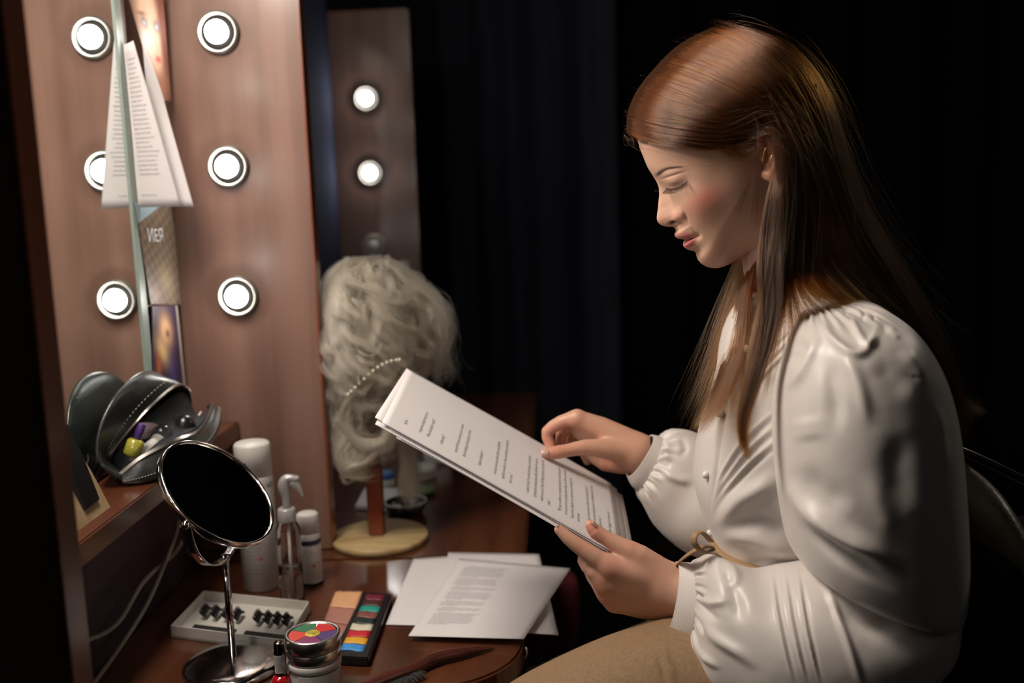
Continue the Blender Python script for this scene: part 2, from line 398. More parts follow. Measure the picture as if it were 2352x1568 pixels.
# ------------------------------------------------------------------ dressing tables
def prism(pts, z0, z1, bev=.003):
    bm = bmesh.new(); fv = bm.faces.new([bm.verts.new((x, y, z0)) for x, y in pts])
    r = bmesh.ops.extrude_face_region(bm, geom=[fv]); bmesh.ops.translate(bm, vec=(0, 0, z1-z0), verts=[g for g in r['geom'] if isinstance(g, bmesh.types.BMVert)])
    bmesh.ops.recalc_face_normals(bm, faces=bm.faces[:])
    if bev: bmesh.ops.bevel(bm, geom=[e for e in bm.edges if e.is_boundary or abs(e.calc_face_angle(0)) > 1.2], offset=bev, segments=2, affect='EDGES')
    return out(bm)
arc = [(.400+.115*math.cos(a), 1.170-.115*math.sin(a)) for a in np.linspace(0, math.pi/2, 14)]
t = thing('dressing_table', 'near glossy dark-wood dressing table with a rounded corner, strewn with make-up', 'table', (.25, 1.25, 0))
v, f = prism([(.013, 1.453), (.513, 1.453)] + [(x-.002, y) for x, y in arc] + [(.013, 1.055)], .720, .750); mesh('table_top', v, f, 'desk', t)
v, f = box((.013, 1.40, 0), (.46, 1.425, .7195)); mesh('side_board', v, f, 'panel', t)
v, f = box((.013, 1.08, 0), (.36, 1.105, .7195)); mesh('side_board', v, f, 'panel', t)
t = thing('dressing_table', 'far dressing table running on behind the wig stand', 'table', (.25, 2.0, 0))
v, f = prism([(.0, 2.66), (.508, 2.66), (.508, 1.456), (.0, 1.456)], .720, .750); mesh('table_top', v, f, 'desk', t)
v, f = box((.013, 2.60, 0), (.46, 2.625, .7195)); mesh('side_board', v, f, 'panel', t)
v, f = box((.013, 1.50, 0), (.46, 1.525, .7195)); mesh('side_board', v, f, 'panel', t)
v, f = box((-.029, 1.53, 0), (-.007, 2.68, 1.742)); o = mesh('back_board', v, f, 'under'); tag(o, 'dark back board that carries the far mirror', 'board')

# ------------------------------------------------------------------ pictures and script pages by the mirror edge
MT['print'] = vcol('picture_print', .45)
def card(name, label, cat, cor, fn, nu=40, nv=70, bow=(0, 0, 0), t=.0006, group=None, m='print'):
    TL, TR, BR, BL = [np.array(c, float) for c in cor]
    u = np.linspace(0, 1, nu)[None, :, None]; w = np.linspace(0, 1, nv)[:, None, None]
    G = (TL*(1-u)+TR*u)*(1-w) + (BL*(1-u)+BR*u)*w + np.array(bow)[None, None]*(4*u*(1-u))
    v, f = solid(G, t); U, V_ = np.meshgrid(np.linspace(0, 1, nu), np.linspace(0, 1, nv))
    c = np.clip(fn(U.ravel(), V_.ravel()), 0, 1); c = np.concatenate([c, c])
    o = mesh(name, v, f, m, None, True, cols=c if m == 'print' else None); tag(o, label, cat, group); return o, G
def blob(u, v, cu, cv, ru, rv, a=0):
    du, dv = u-cu, v-cv; c, s = math.cos(a), math.sin(a); return np.exp(-(((du*c+dv*s)/ru)**2+((-du*s+dv*c)/rv)**2))[:, None]
def mixc(c, k, w): return c*(1-w) + np.array(k)[None]*w
def face_print(u, v):
    c = np.tile([[.09, .030, .018]], (len(u), 1)).astype(float)
    c = mixc(c, (.80, .50, .34), np.clip(1.6*blob(u, v, .50, .42, .36, .42), 0, 1)); c = mixc(c, (.16, .05, .03), np.clip(blob(u, v, .95, .35, .18, .7)*1.3, 0, 1))
    c = mixc(c, (.10, .05, .05), blob(u, v, .33, .36, .11, .05)); c = mixc(c, (.10, .05, .05), blob(u, v, .72, .38, .10, .05))
    c = mixc(c, (.55, .6, .7), blob(u, v, .33, .365, .05, .022)); c = mixc(c, (.45, .5, .6), blob(u, v, .72, .385, .05, .022))
    c = mixc(c, (.20, .08, .05), .8*blob(u, v, .30, .29, .15, .018)); c = mixc(c, (.5, .25, .17), .6*blob(u, v, .62, .50, .04, .1))
    c = mixc(c, (.55, .03, .05), blob(u, v, .62, .655, .12, .030)); c = mixc(c, (.35, .14, .08), .9*blob(u, v, .6, .86, .5, .10)); return c
card('portrait_photo', 'curling colour photograph of a pale face tucked behind the pages at top', 'photograph',
     [on_y(280, -60, 1.40), on_y(372, -40, 1.475), on_y(393, 232, 1.485), on_y(362, 234, 1.42)], face_print, 50, 110, (.0, -.006, 0))
def collage(u, v):
    n = np.sin(u*31+v*13)*np.sin(v*47-u*9); c = np.tile([[.15, .11, .075]], (len(u), 1)) + .05*n[:, None]
    c = mixc(c, (.30, .42, .46), ((v < .17-.25*(u-.1)))[:, None]*1.0)
    c = mixc(c, (.42, .33, .2), .5*blob(u, v, .5, .75, .2, .14)); c = mixc(c, (.40, .25, .2), .6*blob(u, v, .2, .9, .12, .09)); return c
cc = [on_x(311, 466, .0035), on_x(392, 466, .0035), on_x(427, 700, .0035), on_x(345, 700, .0035)]
o, G = card('collage_poster', 'brownish collage print with white block letters pinned below the script pages', 'poster', cc, collage, 30, 60)
v, f = text_mesh('ИEЯ', .021, 1.0); v = np.array(v); e1 = nrm(G[20, 25]-G[20, 3]); e2 = nrm(G[4, 10]-G[20, 10])
v = G[22, 5] + v[:, :1]*e1*1.5 + v[:, 1:2]*e2*1.25 + np.array([.0012, 0, 0]); mesh('lettering', v, f, mat('white_print', (.75, .75, .73), .5), o)
def dark_portrait(u, v):
    c = np.tile([[.035, .018, .05]], (len(u), 1)).astype(float); c = mixc(c, (.05, .05, .22), .9*blob(u, v, .6, .85, .13, .3))
    c = mixc(c, (.80, .45, .24), np.clip(1.3*blob(u, v, .45, .26, .20, .15, .2), 0, 1)); c = mixc(c, (.75, .50, .22), blob(u, v, .30, .48, .2, .12, .5)); c = mixc(c, (.5, .12, .04), blob(u, v, .18, .66, .08, .14))
    c = mixc(c, (.06, .02, .03), blob(u, v, .52, .30, .07, .05)); return mixc(c, (.42, .38, .33), (np.abs(u-.95) < .05)[:, None]*1.)
card('dark_portrait_print', 'dark print of a lit profile pinned lowest beside the mirror edge', 'photograph', [on_x(349, 702, .0035), on_x(408, 702, .0035), on_x(430, 915, .0035), on_x(352, 915, .0035)], dark_portrait, 40, 60)
def text_block(name, parent, G, lines, size, m='ink', off=.0006, sx=1.0, nsign=1):
    """lines: (text, u, v) start at grid fraction (u right, v down); printed along the sheet"""
    a, b = G.shape[:2]; W = np.linalg.norm(np.diff(G[a//2], axis=0), axis=1).sum(); Hh = np.linalg.norm(np.diff(G[:, b//2], axis=0), axis=1).sum()
    N = gnormals(G)*nsign; Vs = []; Fs = []; n = 0
    for s, u0, v0 in lines:
        if s not in FONT_CACHE: FONT_CACHE[s] = text_mesh(s, 1.0, 1.0, res=1)
        v, f = FONT_CACHE[s]
        if not len(v): continue
        U = np.clip(u0 + v[:, 0]*size*sx/W, 0, 1)*(b-1); Q = np.clip(v0 - v[:, 1]*size/Hh, 0, 1)*(a-1)
        i = np.clip(Q.astype(int), 0, a-2); j = np.clip(U.astype(int), 0, b-2); fi = (Q-i)[:, None]; fj = (U-j)[:, None]
        P = (G[i, j]*(1-fj)+G[i, j+1]*fj)*(1-fi) + (G[i+1, j]*(1-fj)+G[i+1, j+1]*fj)*fi + N[i, j]*off
        Vs.append(P); Fs += [[q+n for q in p] for p in f]; n += len(v)
    return tag(mesh(name, np.concatenate(Vs), Fs, m, parent), kind='stuff')
def sheet(name, label, cor, bow=(0, 0, 0), nu=14, nv=18, t=.0004, m='paper', group=None, twist=0.):
    return card(name, label, 'paper', cor, lambda u, v: np.ones((len(u), 3)), nu, nv, bow, t, group, m)
o, G = sheet('script_page', 'printed script page sticking out from the mirror edge, facing the room', [(.003, 1.374, 1.497), (.013, 1.382, 1.503), (.0555, 1.390, 1.283), (.0035, 1.374, 1.284)], (0, .002, 0))
o2 = o; L = []
words = "you want to know who has taken it my dear said his lady to him one day have you heard that the park is let at last he replied that he had not but it is returned she for mrs long has just been here and she told me all about it".split()
def para(nw, k):
    return ' '.join(words[(k*7+i) % len(words)] for i in range(nw))
for k in range(26): L.append((para(5, k), .10, .10+k*.028))
L.append((para(4, 3), .1, .93)); text_block('printed_text', o2, G, L, .0042, 'ink_light', .0009, .55, nsign=1)
sheet('script_page', 'bright blank page edge behind the page that sticks out from the mirror', [(.016, 1.405, 1.505), (.032, 1.420, 1.433), (.0655, 1.412, 1.282), (.020, 1.398, 1.284)], (0, .004, 0))

# ------------------------------------------------------------------ cables and card under / on the ledge
tag(mesh('power_cable', *tube(cr([on_x(412, 1150, .03), on_x(408, 1210, .035), on_x(380, 1290, .04), on_x(330, 1400, .045), on_x(240, 1535, .05), on_x(120, 1690, .05)], 60), .0028), 'cable', smooth=True), 'thin white cable hanging behind the round mirror, the lower right one', 'cable')
tag(mesh('power_cable', *tube(cr([on_x(428, 1225, .025), on_x(400, 1270, .03), on_x(330, 1335, .035), on_x(270, 1430, .04), on_x(195, 1472, .045), on_x(100, 1490, .05)], 60), .003), 'cable', smooth=True), 'thin white cable curving up from the left border, the upper left one', 'cable')
t = thing('kraft_box', 'tan cardboard box end on the ledge behind the dark near panel', 'box', on_y(165, 1225, .90))
def extr(poly, y, dy):
    A = [on_y(a, b, y) for a, b in poly]; n = len(A); V = A + [p + np.array([-.0, dy, 0]) for p in A]
    return np.array(V), [list(range(n))[::-1], [i+n for i in range(n)]] + [[i, (i+1) % n, (i+1) % n+n, i+n] for i in range(n)]
mesh('box_end', *extr([(120, 1060), (157, 1120), (201, 1203), (150, 1240), (100, 1260)], .90, .05), 'kraft', t)
mesh('black_strip', *extr([(120, 990), (158, 1068), (197, 1168), (190, 1178), (156, 1121), (118, 1052)], .905, .03), 'black_plastic', t)

# ------------------------------------------------------------------ leather bag on the ledge (open clamshell)
bag = thing('cosmetic_bag', 'black leather toiletry bag lying unzipped and open on the ledge', 'bag', (.045, 1.27, .957))
def yc(L): return np.array([on_y(*p) for p in L])
rimU = cr(yc([(262, 1086, 1.195), (247, 1058, 1.20), (282, 1003, 1.215), (340, 938, 1.245), (402, 887, 1.30), (430, 893, 1.345), (437, 930, 1.37), (432, 970, 1.385)]), 60)
midU = cr(np.array([(.040, 1.160, .972), (.020, 1.150, .993), (.020, 1.160, 1.028), (.026, 1.195, 1.060), (.030, 1.25, 1.074), (.026, 1.31, 1.066), (.024, 1.355, 1.035), (.03, 1.385, .990)]), 60)
botU = cr(np.array([(.050, 1.175, .960), (.040, 1.185, .960), (.012, 1.20, .975), (.010, 1.23, .990), (.010, 1.27, .995), (.010, 1.31, .990), (.012, 1.35, .975), (.03, 1.385, .960)]), 60)
G = cr(np.stack([rimU, rimU*.55+midU*.45+np.array([.0, -.008, .005]), midU, (midU+botU)/2+np.array([-.004, -.006, 0]), botU]), 22)
v, f = solid(G, .003); u = mesh('upper_shell', v, f, 'leather', bag, True)
piping = np.array([G[13, j] + gnormals(G)[13, j]*.0005 for j in range(60)]); mesh('piping', *tube(piping, .0016, 8), 'leather', u, True)
rimL = cr(yc([(272, 1092, 1.165), (325, 1050, 1.175), (395, 1015, 1.205), (448, 993, 1.26), (474, 965, 1.32), (487, 930, 1.37), (478, 935, 1.40)]), 60)
keelL = cr(yc([(286, 1108, 1.160), (340, 1103, 1.170), (412, 1076, 1.205), (470, 1030, 1.26), (500, 985, 1.32), (505, 945, 1.37), (496, 940, 1.40)]), 60)
botL = cr(np.array([(.055, 1.185, .9605), (.05, 1.20, .9605), (.045, 1.24, .9605), (.04, 1.28, .9605), (.04, 1.32, .962), (.04, 1.36, .966), (.04, 1.39, .97)]), 60)
G2 = cr(np.stack([rimL, rimL*.5+keelL*.5+np.array([.002, -.003, 0]), keelL, (keelL+botL)/2+np.array([0, 0, -.001]), botL]), 20)
v, f = solid(G2, .003); l = mesh('lower_shell', v, f, 'leather', bag, True)
def zipper(rim, other, name):
    mesh('zip_tape', *tube(rim, .0022, 8), 'zip_tape', bag, True)
    T, A, B = frames(rim); prt = []; L = cr(rim, 150); T, A, B = frames(L)
    C0 = L.mean(0)
    for i in range(150):
        d = nrm(np.cross(T[i], [0, -1, .4])); v, f = box((-.0007, -.0020, -.0012), (.0007, .0020, .0012)); R = np.stack([T[i], d, np.cross(T[i], d)], 1)
        prt.append((v@R.T + L[i] + np.array([.0015, -.0024, .001]), f))
    v, f = join(prt); o = mesh('zip_teeth', v, f, 'zip', bag); o['kind'] = 'stuff'
zipper(rimU, midU, 'u'); zipper(rimL, keelL, 'l')
for Gx, r in ((G, 3), (G2, 7)):
    N = gnormals(Gx)
    prt = []
    P = cr(Gx[r] - N[r]*.0018, 240); P2 = cr(Gx[r] + N[r]*.0018, 240)
    for i in range(0, 236, 4):
        for Q in (P, P2): prt.append(tube(Q[i:i+3], .0005, 4))
    v, f = join(prt); o = mesh('stitching', v, f, 'thread', bag); o['kind'] = 'stuff'
mesh('zip_pull', *tube(cr(yc([(437, 968, 1.37), (455, 955, 1.375), (462, 945, 1.38)]), 10), .001, 6), 'zip', bag, True)
# inner lining floor
GL = cr(np.stack([rimU[4:]*.9+rimL[:56]*.1+np.array([-.006, .01, -.006]), (rimU[4:]+rimL[:56])/2+np.array([-.012, .02, -.018]), rimL[:56]*.9+rimU[4:]*.1+np.array([-.004, .008, -.006])]), 12)
v, f = solid(GL, .001); mesh('lining', v, f, 'lining', bag, True)
# contents
def at_axis(prof, base, top, n=24):
    base = np.array(base); ax = nrm(np.array(top)-base); v, f = lathe(prof, n)
    t1 = nrm(np.cross(ax, [0, .3, 1])); t2 = np.cross(ax, t1); return base + v[:, :1]*t1 + v[:, 1:2]*t2 + v[:, 2:3]*ax, f
def cyl(r, h, e=.0008): return [(0.0001, 0), (r-e, 0), (r, e), (r, h-e), (r-e, h), (0.0001, h)]
b0 = on_y(300, 1048, 1.195); b1 = on_y(313, 1012, 1.20)
t = thing('nail_polish', 'small yellow-green bottle with a purple cap inside the open bag', 'bottle', b0)
mesh('bottle_body', *at_axis(cyl(.0105, .022, .003), b0, b1), mat('olive_lacquer', (.42, .40, .05), .12, Coat_Weight=1.), t, True)
mesh('cap', *at_axis(cyl(.0048, .020), b0+nrm(b1-b0)*.022, b1+(b1-b0)), mat('purple_cap', (.07, .03, .16), .3), t, True)
b0 = on_y(312, 1062, 1.20); b1 = on_y(356, 1018, 1.235)
o = mesh('cream_tube', *at_axis([(.0001, 0), (.010, .001), (.011, .004), (.0085, .034), (.007, .050), (.0001, .051)], b0, b1), 'white_plastic', None, True); tag(o, 'white tapered tube lying in the mouth of the open bag', 'tube')
b0 = on_y(322, 990, 1.23); b1 = on_y(362, 985, 1.27)
o = mesh('lipstick_tube', *at_axis(cyl(.011, .036), b0, b1), mat('mauve_plastic', (.16, .12, .14), .35), None, True); tag(o, 'mauve grey cylinder deep inside the open bag', 'tube')
for i, (px, py, y, r, m, lb) in enumerate(((372, 1000, 1.245, .0140, 'clear', 'clear crumpled plastic cap in the open bag, nearest the white tube'), (424, 977, 1.29, .0145, 'black_plastic', 'shiny black round jar in the open bag beside the zip pull'), (386, 965, 1.29, .013, 'clear', 'small clear ball cap deep in the open bag behind the black jar'))):
    c = on_y(px, py, y); o = mesh('cosmetic_ball' if m == 'clear' else 'round_jar', *at_axis([(.0001, -r), (r*.6, -r*.8), (r*.95, -r*.3), (r, .1*r), (r*.8, r*.6), (r*.4, r*.92), (.0001, r)], c, c+np.array([.2, -.3, 1])), m, None, True); tag(o, lb, 'jar' if m != 'clear' else 'ball')

# ------------------------------------------------------------------ round standing mirror
base = on_z(537, 1530, .751); base[2] = .7505
mk = thing('vanity_mirror', 'round chrome tilting mirror on a thin stem standing on the near table', 'mirror', base)
mesh('foot', *lathe([(0.0001, 0), (.0570, 0), (.0585, .002), (.0580, .005), (.053, .0085), (.040, .0105), (.012, .0125), (.0001, .0128)], 72, base), 'chrome', mk, True)
ptop = on_y(520, 1278, base[1]); ptop[0] = base[0]; ptop = np.array([base[0], base[1], ptop[2]])
mesh('stem', *tube([base+[0, 0, .012], ptop], .0042, 20), 'chrome', mk, True)
vz = nrm(CAM-ptop); vx = nrm(np.cross([0, 0, 1.], vz)); vy = np.cross(vz, vx)
n = nrm(.61*vx + .53*vy + .60*vz); a = .0329*vx + .0322*vy - .0593*vz; a = nrm(a - n*np.dot(a, n)); dn = np.array([0, 0, -1.]); dn = nrm(dn - a*np.dot(dn, a))
RR = .0785; cc = ptop - dn*RR; e2 = np.cross(n, a)
def disc_map(v): return cc + v[:, :1]*a + v[:, 1:2]*e2 + v[:, 2:3]*n
v, f = lathe([(.0001, -.0045), (.060, -.0045), (.0725, -.004), (.0745, -.002), (.0750, .003), (.0742, .0062), (.0725, .0068), (.0715, .0055), (.0708, .004)], 96); rm = mesh('rim', disc_map(v), f, 'chrome', mk, True)
v, f = lathe([(.0001, .0042), (.0709, .0042)], 96); mesh('mirror_glass', disc_map(v), f, mat('round_mirror_glass', (.8, .85, .84), .02, 1), mk, True)
th = np.linspace(0, math.pi, 60); Y = cc + RR*(np.cos(th)[:, None]*a + np.sin(th)[:, None]*dn)
yn = np.cross(a, dn); w = .0065
G = np.stack([Y + yn*s for s in (-w, -w*.4, w*.4, w)], 1); v, f = solid(G, .0014, None); mesh('yoke', v, f, 'chrome', mk, True)
for s in (1, -1):
    p = cc + a*s*.0745; v, f = at_axis([(.0001, 0), (.0045, 0), (.0048, .003), (.0040, .0060), (.0015, .0072), (.0001, .0073)], p, p+a*s); mesh('pivot_knob', v, f, 'chrome', mk, True)
p = ptop + np.array([0, 0, -.004]); mesh('stem_collar', *lathe([(.0001, 0), (.0055, 0), (.0060, .003), (.0055, .007), (.0001, .0085)], 20, p), 'chrome', mk, True)

# ------------------------------------------------------------------ cans and bottles
def label_text(parent, c, r, s, size, z, ang, m='navy', sx=.8):
    v, f = text_mesh(s, size, sx, 'CENTER'); th = ang + v[:, 0]/r
    mesh('lettering', np.stack([c[0]+(r+.0004)*np.cos(th), c[1]+(r+.0004)*np.sin(th), c[2]+z+v[:, 1]], 1), f, m, parent)
def wrap(parent, name, c, r, z0, z1, a0, a1, m, off=.0003):
    th = np.linspace(a0, a1, 24); G = np.array([[(c[0]+(r+off)*math.cos(q), c[1]+(r+off)*math.sin(q), c[2]+z) for q in th] for z in (z0, z1)]); v, f = solid(G, .0002); return mesh(name, v, f, m, parent, False)
def rows(parent, c, r, z0, dz, n, a0, wid, size, m='ink_light'):
    Vs = []; Fs = []; k = 0
    for i in range(n):
        s = para(4 + (i*5) % 3, i); 
        v, f = text_mesh(s, size, .6); th = a0 + v[:, 0]/r; g = th < a0+wid
        Vs.append(np.stack([c[0]+(r+.0004)*np.cos(th), c[1]+(r+.0004)*np.sin(th), c[2]+z0-i*dz+v[:, 1]], 1)); Fs += [[q+k for q in p] for p in f if g[p].all()]; k += len(v)
    tag(mesh('printed_text', np.concatenate(Vs), Fs, m, parent), kind='stuff')
A0 = math.atan2(-1.3, .40)      # the direction that faces the camera
c = on_z(602, 1345, .7505); c[2] = .7505
t = thing('hairspray_can', 'tall white spray can with a round cap, tallest bottle beside the wooden panel', 'spray can', c)
R1 = .0255
mesh('can_body', *lathe([(.0001, 0), (R1-.002, 0), (R1, .002), (R1, .158), (R1-.0015, .164), (R1-.003, .166), (.0001, .166)], 48, c), 'white_can', t, True)
mesh('cap', *lathe([(R1-.004, .1645), (R1-.0005, .1645), (R1-.0008, .205), (R1-.003, .208), (.0001, .2085)], 48, c), 'white_plastic', t, True)
label_text(t, c, R1, 'ESTON HO', .0115, .146, A0+.30); rows(t, c, R1, .136, .0052, 22, A0-.75, 1.9, .0042)
wrap(t, 'warning_mark', c, R1, .046, .051, A0-.05, A0+.12, 'label_red')
c = on_z(672, 1372, .7505); c[2] = .7505; R2 = .0165
t = thing('spray_bottle', 'clear plastic spray bottle with a grey trigger head between the two white cans', 'spray bottle', c)
mesh('bottle_body', *lathe([(.0001, .0), (R2-.002, 0), (R2, .002), (R2, .098), (R2-.003, .106), (.0085, .111), (.0085, .116)], 40, c), 'clear', t, True)
mesh('liquid', *lathe([(.0001, .0015), (R2-.0025, .0015), (R2-.0016, .003), (R2-.0016, .048), (.0001, .048)], 40, c), 'liquid', t, True)
mesh('dip_tube', *tube([c+[0, 0, .004], c+[.001, 0, .110]], .0016, 10), 'white_plastic', t, True)
mesh('collar', *lathe([(.0001, .1095), (.0118, .1095), (.0122, .111), (.0118, .126), (.0100, .1275), (.0001, .1275)], 40, c), 'grey_plastic', t, True)
def px_tube(L, y, r, n=12, m=30, flat=1.): return tube(cr(np.array([on_y(a, b, y) for a, b in L]), m), cr(np.array(r, float), m), n, flat=flat)
yb = c[1]
mesh('trigger_head', *px_tube([(659, 1165), (657, 1140), (652, 1118), (655, 1103), (666, 1098), (680, 1099), (684, 1094)], yb, [.0055, .0062, .0080, .0072, .0055, .0045, .0030]), 'grey_plastic', t, True)
mesh('trigger', *px_tube([(668, 1106), (678, 1112), (687, 1124), (695, 1139)], yb, [.0045, .004, .0026, .0012], flat=1.6), 'grey_plastic', t, True)
c = on_z(716, 1338, .7505); c[2] = .7505; R3 = .0163
t = thing('spray_can', 'short white spray can with a dark band, against the wooden panel edge', 'spray can', c)
mesh('can_body', *lathe([(.0001, 0), (R3-.001, 0), (R3, .001), (R3, .006), (R3-.0006, .007), (R3, .008), (R3, .072), (R3-.0015, .076), (.0001, .0765)], 40, c), 'white_can', t, True)
mesh('cap', *lathe([(R3-.003, .0762), (R3-.0008, .0762), (R3-.0012, .101), (R3-.003, .103), (.0001, .1035)], 40, c), 'white_plastic', t, True)
mesh('dark_band', *lathe([(R3+.0002, .060), (R3+.0004, .0602), (R3+.0004, .0665), (R3+.0002, .067)], 40, c), 'navy', t, True)
mesh('base_band', *lathe([(R3+.0001, .000), (R3+.0004, .0002), (R3+.0004, .0050), (R3+.0001, .0052)], 40, c), 'black_plastic', t, True)
rows(t, c, R3, .052, .0045, 9, A0-.8, 1.5, .0036); wrap(t, 'warning_mark', c, R3, .028, .0325, A0+.1, A0+.36, 'label_red')

# ------------------------------------------------------------------ lash tray
P = [on_z(*q, .7515) for q in ((394, 1462), (660, 1497), (712, 1405), (470, 1380))]
t = thing('lash_tray', 'open white cardboard tray of false eyelashes behind the round mirror foot', 'tray', sum(P)/4)
A, B, Cc, D = [p.copy() for p in P]; hgt = .0155; z0 = .7508
for p in (A, B, Cc, D): p[2] = z0
def wallseg(p, q, h, th=.0016):
    d = nrm(q-p); n_ = np.array([-d[1], d[0], 0])*th; V = [p, q, q+n_, p+n_]; return np.array(V+[w_+[0, 0, h] for w_ in V]), [[0, 3, 2, 1], [4, 5, 6, 7], [0, 1, 5, 4], [1, 2, 6, 5], [2, 3, 7, 6], [3, 0, 4, 7]]
for p, q in ((A, B), (B, Cc), (Cc, D), (D, A)): mesh('tray_side', *wallseg(p, q, hgt), 'tray', t)
v, f = prism([tuple(p[:2]) for p in (A, B, Cc, D)], z0, z0+.003, 0); mesh('tray_bottom', v, f, 'tray', t)
def bil(u, w): return (A*(1-u)+B*u)*(1-w) + (D*(1-u)+Cc*u)*w
def lash(c, ang):
    prt = []; th = np.linspace(-1.1, 1.1, 22); r = .0115; ex = nrm(D-A); ey = nrm(B-A); C2 = c
    base = [C2 + ex*r*1.2*math.sin(q) + np.array([0, 0, 1])*(r*.62*math.cos(q)) for q in th]; prt.append(tube(base, .0018, 5))
    for i in range(22):
        for k in range(2):
            d = nrm(-ey*1.0 + np.array([0, 0, .5+.3*k]) + ex*rng.normal(0, .18)); prt.append(tube([base[i], base[i]+d*.0050, base[i]+d*.0090+np.array([0, 0, .0016])], [.0006, .0005, .0002], 3, cap=False))
    return join(prt)
proto = None
spots = [(.17, .55), (.27, .55), (.37, .55), (.47, .55), (.655, .55), (.745, .55), (.83, .55), (.91, .55)]
for i, (u_, w_) in enumerate(spots):
    c = bil(u_, w_) + [0, 0, .0055]
    if proto is None:
        v, f = lash(c, 0); proto = mesh('false_eyelash', v, f, 'lash', None, origin=c); o = proto
    else: o = proto.copy(); COL.objects.link(o); o.location = c.tolist()
    side = 'left' if i < 4 else 'right'; k = i % 4
    tag(o, f"{['first','second','third','fourth'][k]} black false eyelash from the left in the {side} row of the white tray", 'false eyelash', 'false eyelashes in the white tray')
    
for (u0, u1) in ((.12, .50), (.58, .93)):
    G = np.array([[bil(u_, w_) + [0, 0, .0042] for u_ in np.linspace(u0, u1, 10)] for w_ in (.12, .30)]); v, f = solid(G, .001); mesh('clear_insert', v, f, 'lash', t)

# ------------------------------------------------------------------ face-paint palettes
def quad_thing(name, label, cat, pts, h, m, n_in=None):
    P = [on_z(*q, .751+h) for q in pts]; C0 = sum(P)/4
    for p in P: p[2] = .7508
    t = thing(name, label, cat, (C0[0], C0[1], .7508)); v, f = prism([tuple(p[:2]) for p in P], .7508, .7508+h, .0015); mesh('case', v, f, m, t); return t, P
t, P = quad_thing('paint_palette', 'black palette box with small pans of red, yellow, blue, white and green paint', 'palette', [(760, 1505), (846, 1510), (900, 1362), (835, 1358)], .011, 'black_plastic')
A, B, Cc, D = P
cols = [(.05, .28, .70), (.75, .38, .03), (.55, .02, .03), (.68, .64, .50), (.01, .03, .025), (.22, .07, .06), (.02, .30, .24), (.07, .02, .02), (.16, .015, .04)]
for i, cc_ in enumerate(cols):
    w0 = .08 + i*.098; w1 = w0+.088; g = [bil(u_, w_) + [0, 0, .0112] for u_, w_ in ((.17, w0), (.80, w0), (.80, w1), (.17, w1))]
    G = np.array([[g[0]*(1-s)+g[1]*s, g[3]*(1-s)+g[2]*s] for s in np.linspace(0, 1, 6)]).transpose(1, 0, 2); G = cr(G, 5); v, f = solid(G, .0016, np.array([0, 0, 1.])); v[:, 2] += .0006*np.sin(v[:, 0]*900+i)
    o = mesh('paint_pan', v, f, mat('paint_%d' % i, cc_, .45), t, True)
t, P = quad_thing('skin_tone_palette', 'open pinkish face-colour slabs next to the black palette box', 'palette', [(722, 1478), (788, 1500), (838, 1357), (770, 1357)], .007, 'black_plastic')
A, B, Cc, D = P
for (w0, w1, c_) in ((.03, .40, (.42, .17, .13)), (.41, .67, (.42, .19, .15)), (.68, .98, (.70, .38, .20))):
    g = [bil(u_, w_) + [0, 0, .0072] for u_, w_ in ((.03, w0), (.93, w0), (.93, w1), (.03, w1))]
    G = np.array([[g[0]*(1-s)+g[1]*s, g[3]*(1-s)+g[2]*s] for s in np.linspace(0, 1, 8)]).transpose(1, 0, 2); G = cr(G, 8); G[..., 2] += .0008*np.sin(G[..., 0]*700)*np.cos(G[..., 1]*500)
    v, f = solid(G, .0022, np.array([0, 0, 1.])); mesh('cream_slab', v, f, mat('cream', c_, .5), t, True)

# ------------------------------------------------------------------ paint tin on a jar, nail polish
c = on_z(727, 1592, .7505); c[2] = .7505; RJ = .0295
t = thing('cosmetic_jar', 'frosted jar with a white label under the round colour-wheel tin', 'jar', c)
mesh('jar_body', *lathe([(.0001, 0), (RJ-.003, 0), (RJ-.001, .003), (RJ-.001, .030), (RJ-.004, .034), (.0001, .034)], 64, c), mat('frosted_jar', (.42, .40, .39), .3), t, True)
mesh('jar_lid', *lathe([(.0001, .0345), (RJ-.001, .0345), (RJ+.0002, .036), (RJ+.0002, .0415), (RJ-.001, .043), (.0001, .043)], 64, c), 'white_plastic', t, True)
wrap(t, 'paper_label', c, RJ+.0004, .0190, .0335, A0-.7, A0+1.0, 'white_plastic')
ct = c + [0, 0, .0435]
t = thing('paint_wheel_tin', 'round silver tin with a wheel of red, green and blue paints, stacked on the jar', 'tin', ct)
mesh('tin_body', *lathe([(.0001, 0), (RJ-.0015, 0), (RJ-.0003, .0015), (RJ-.0003, .012), (RJ-.001, .0125), (RJ+.0006, .0135), (RJ+.0006, .0270), (RJ-.0008, .0285), (RJ-.0030, .0280), (RJ-.0036, .0262), (.0001, .0260)], 72, ct), 'brush_metal', t, True)
wc = [(.55, .02, .02), (.02, .16, .07), (.60, .04, .02), (.22, .02, .11), (.07, .04, .16), (.50, .03, .03)]
for i in range(5):
    a0 = 2*math.pi*i/5+.35; a1 = a0+2*math.pi/5-.05; th = np.linspace(a0, a1, 14)
    G = np.array([[(ct[0]+r*math.cos(q), ct[1]+r*math.sin(q), ct[2]+.0266) for q in th] for r in (.0085, .016, .0255)]); v, f = solid(G, .0008, np.array([0, 0, 1.]))
    mesh('paint_wedge', v, f, mat('wedge_%d' % i, [wc[0], wc[1], wc[2], wc[3], wc[4]][i], .3), t, False)
mesh('yellow_centre', *lathe([(.0001, .0272), (.0080, .0272), (.0083, .0268), (.0083, .0262)], 30, ct), mat('yellow_print', (.62, .50, .04), .35), t, True)
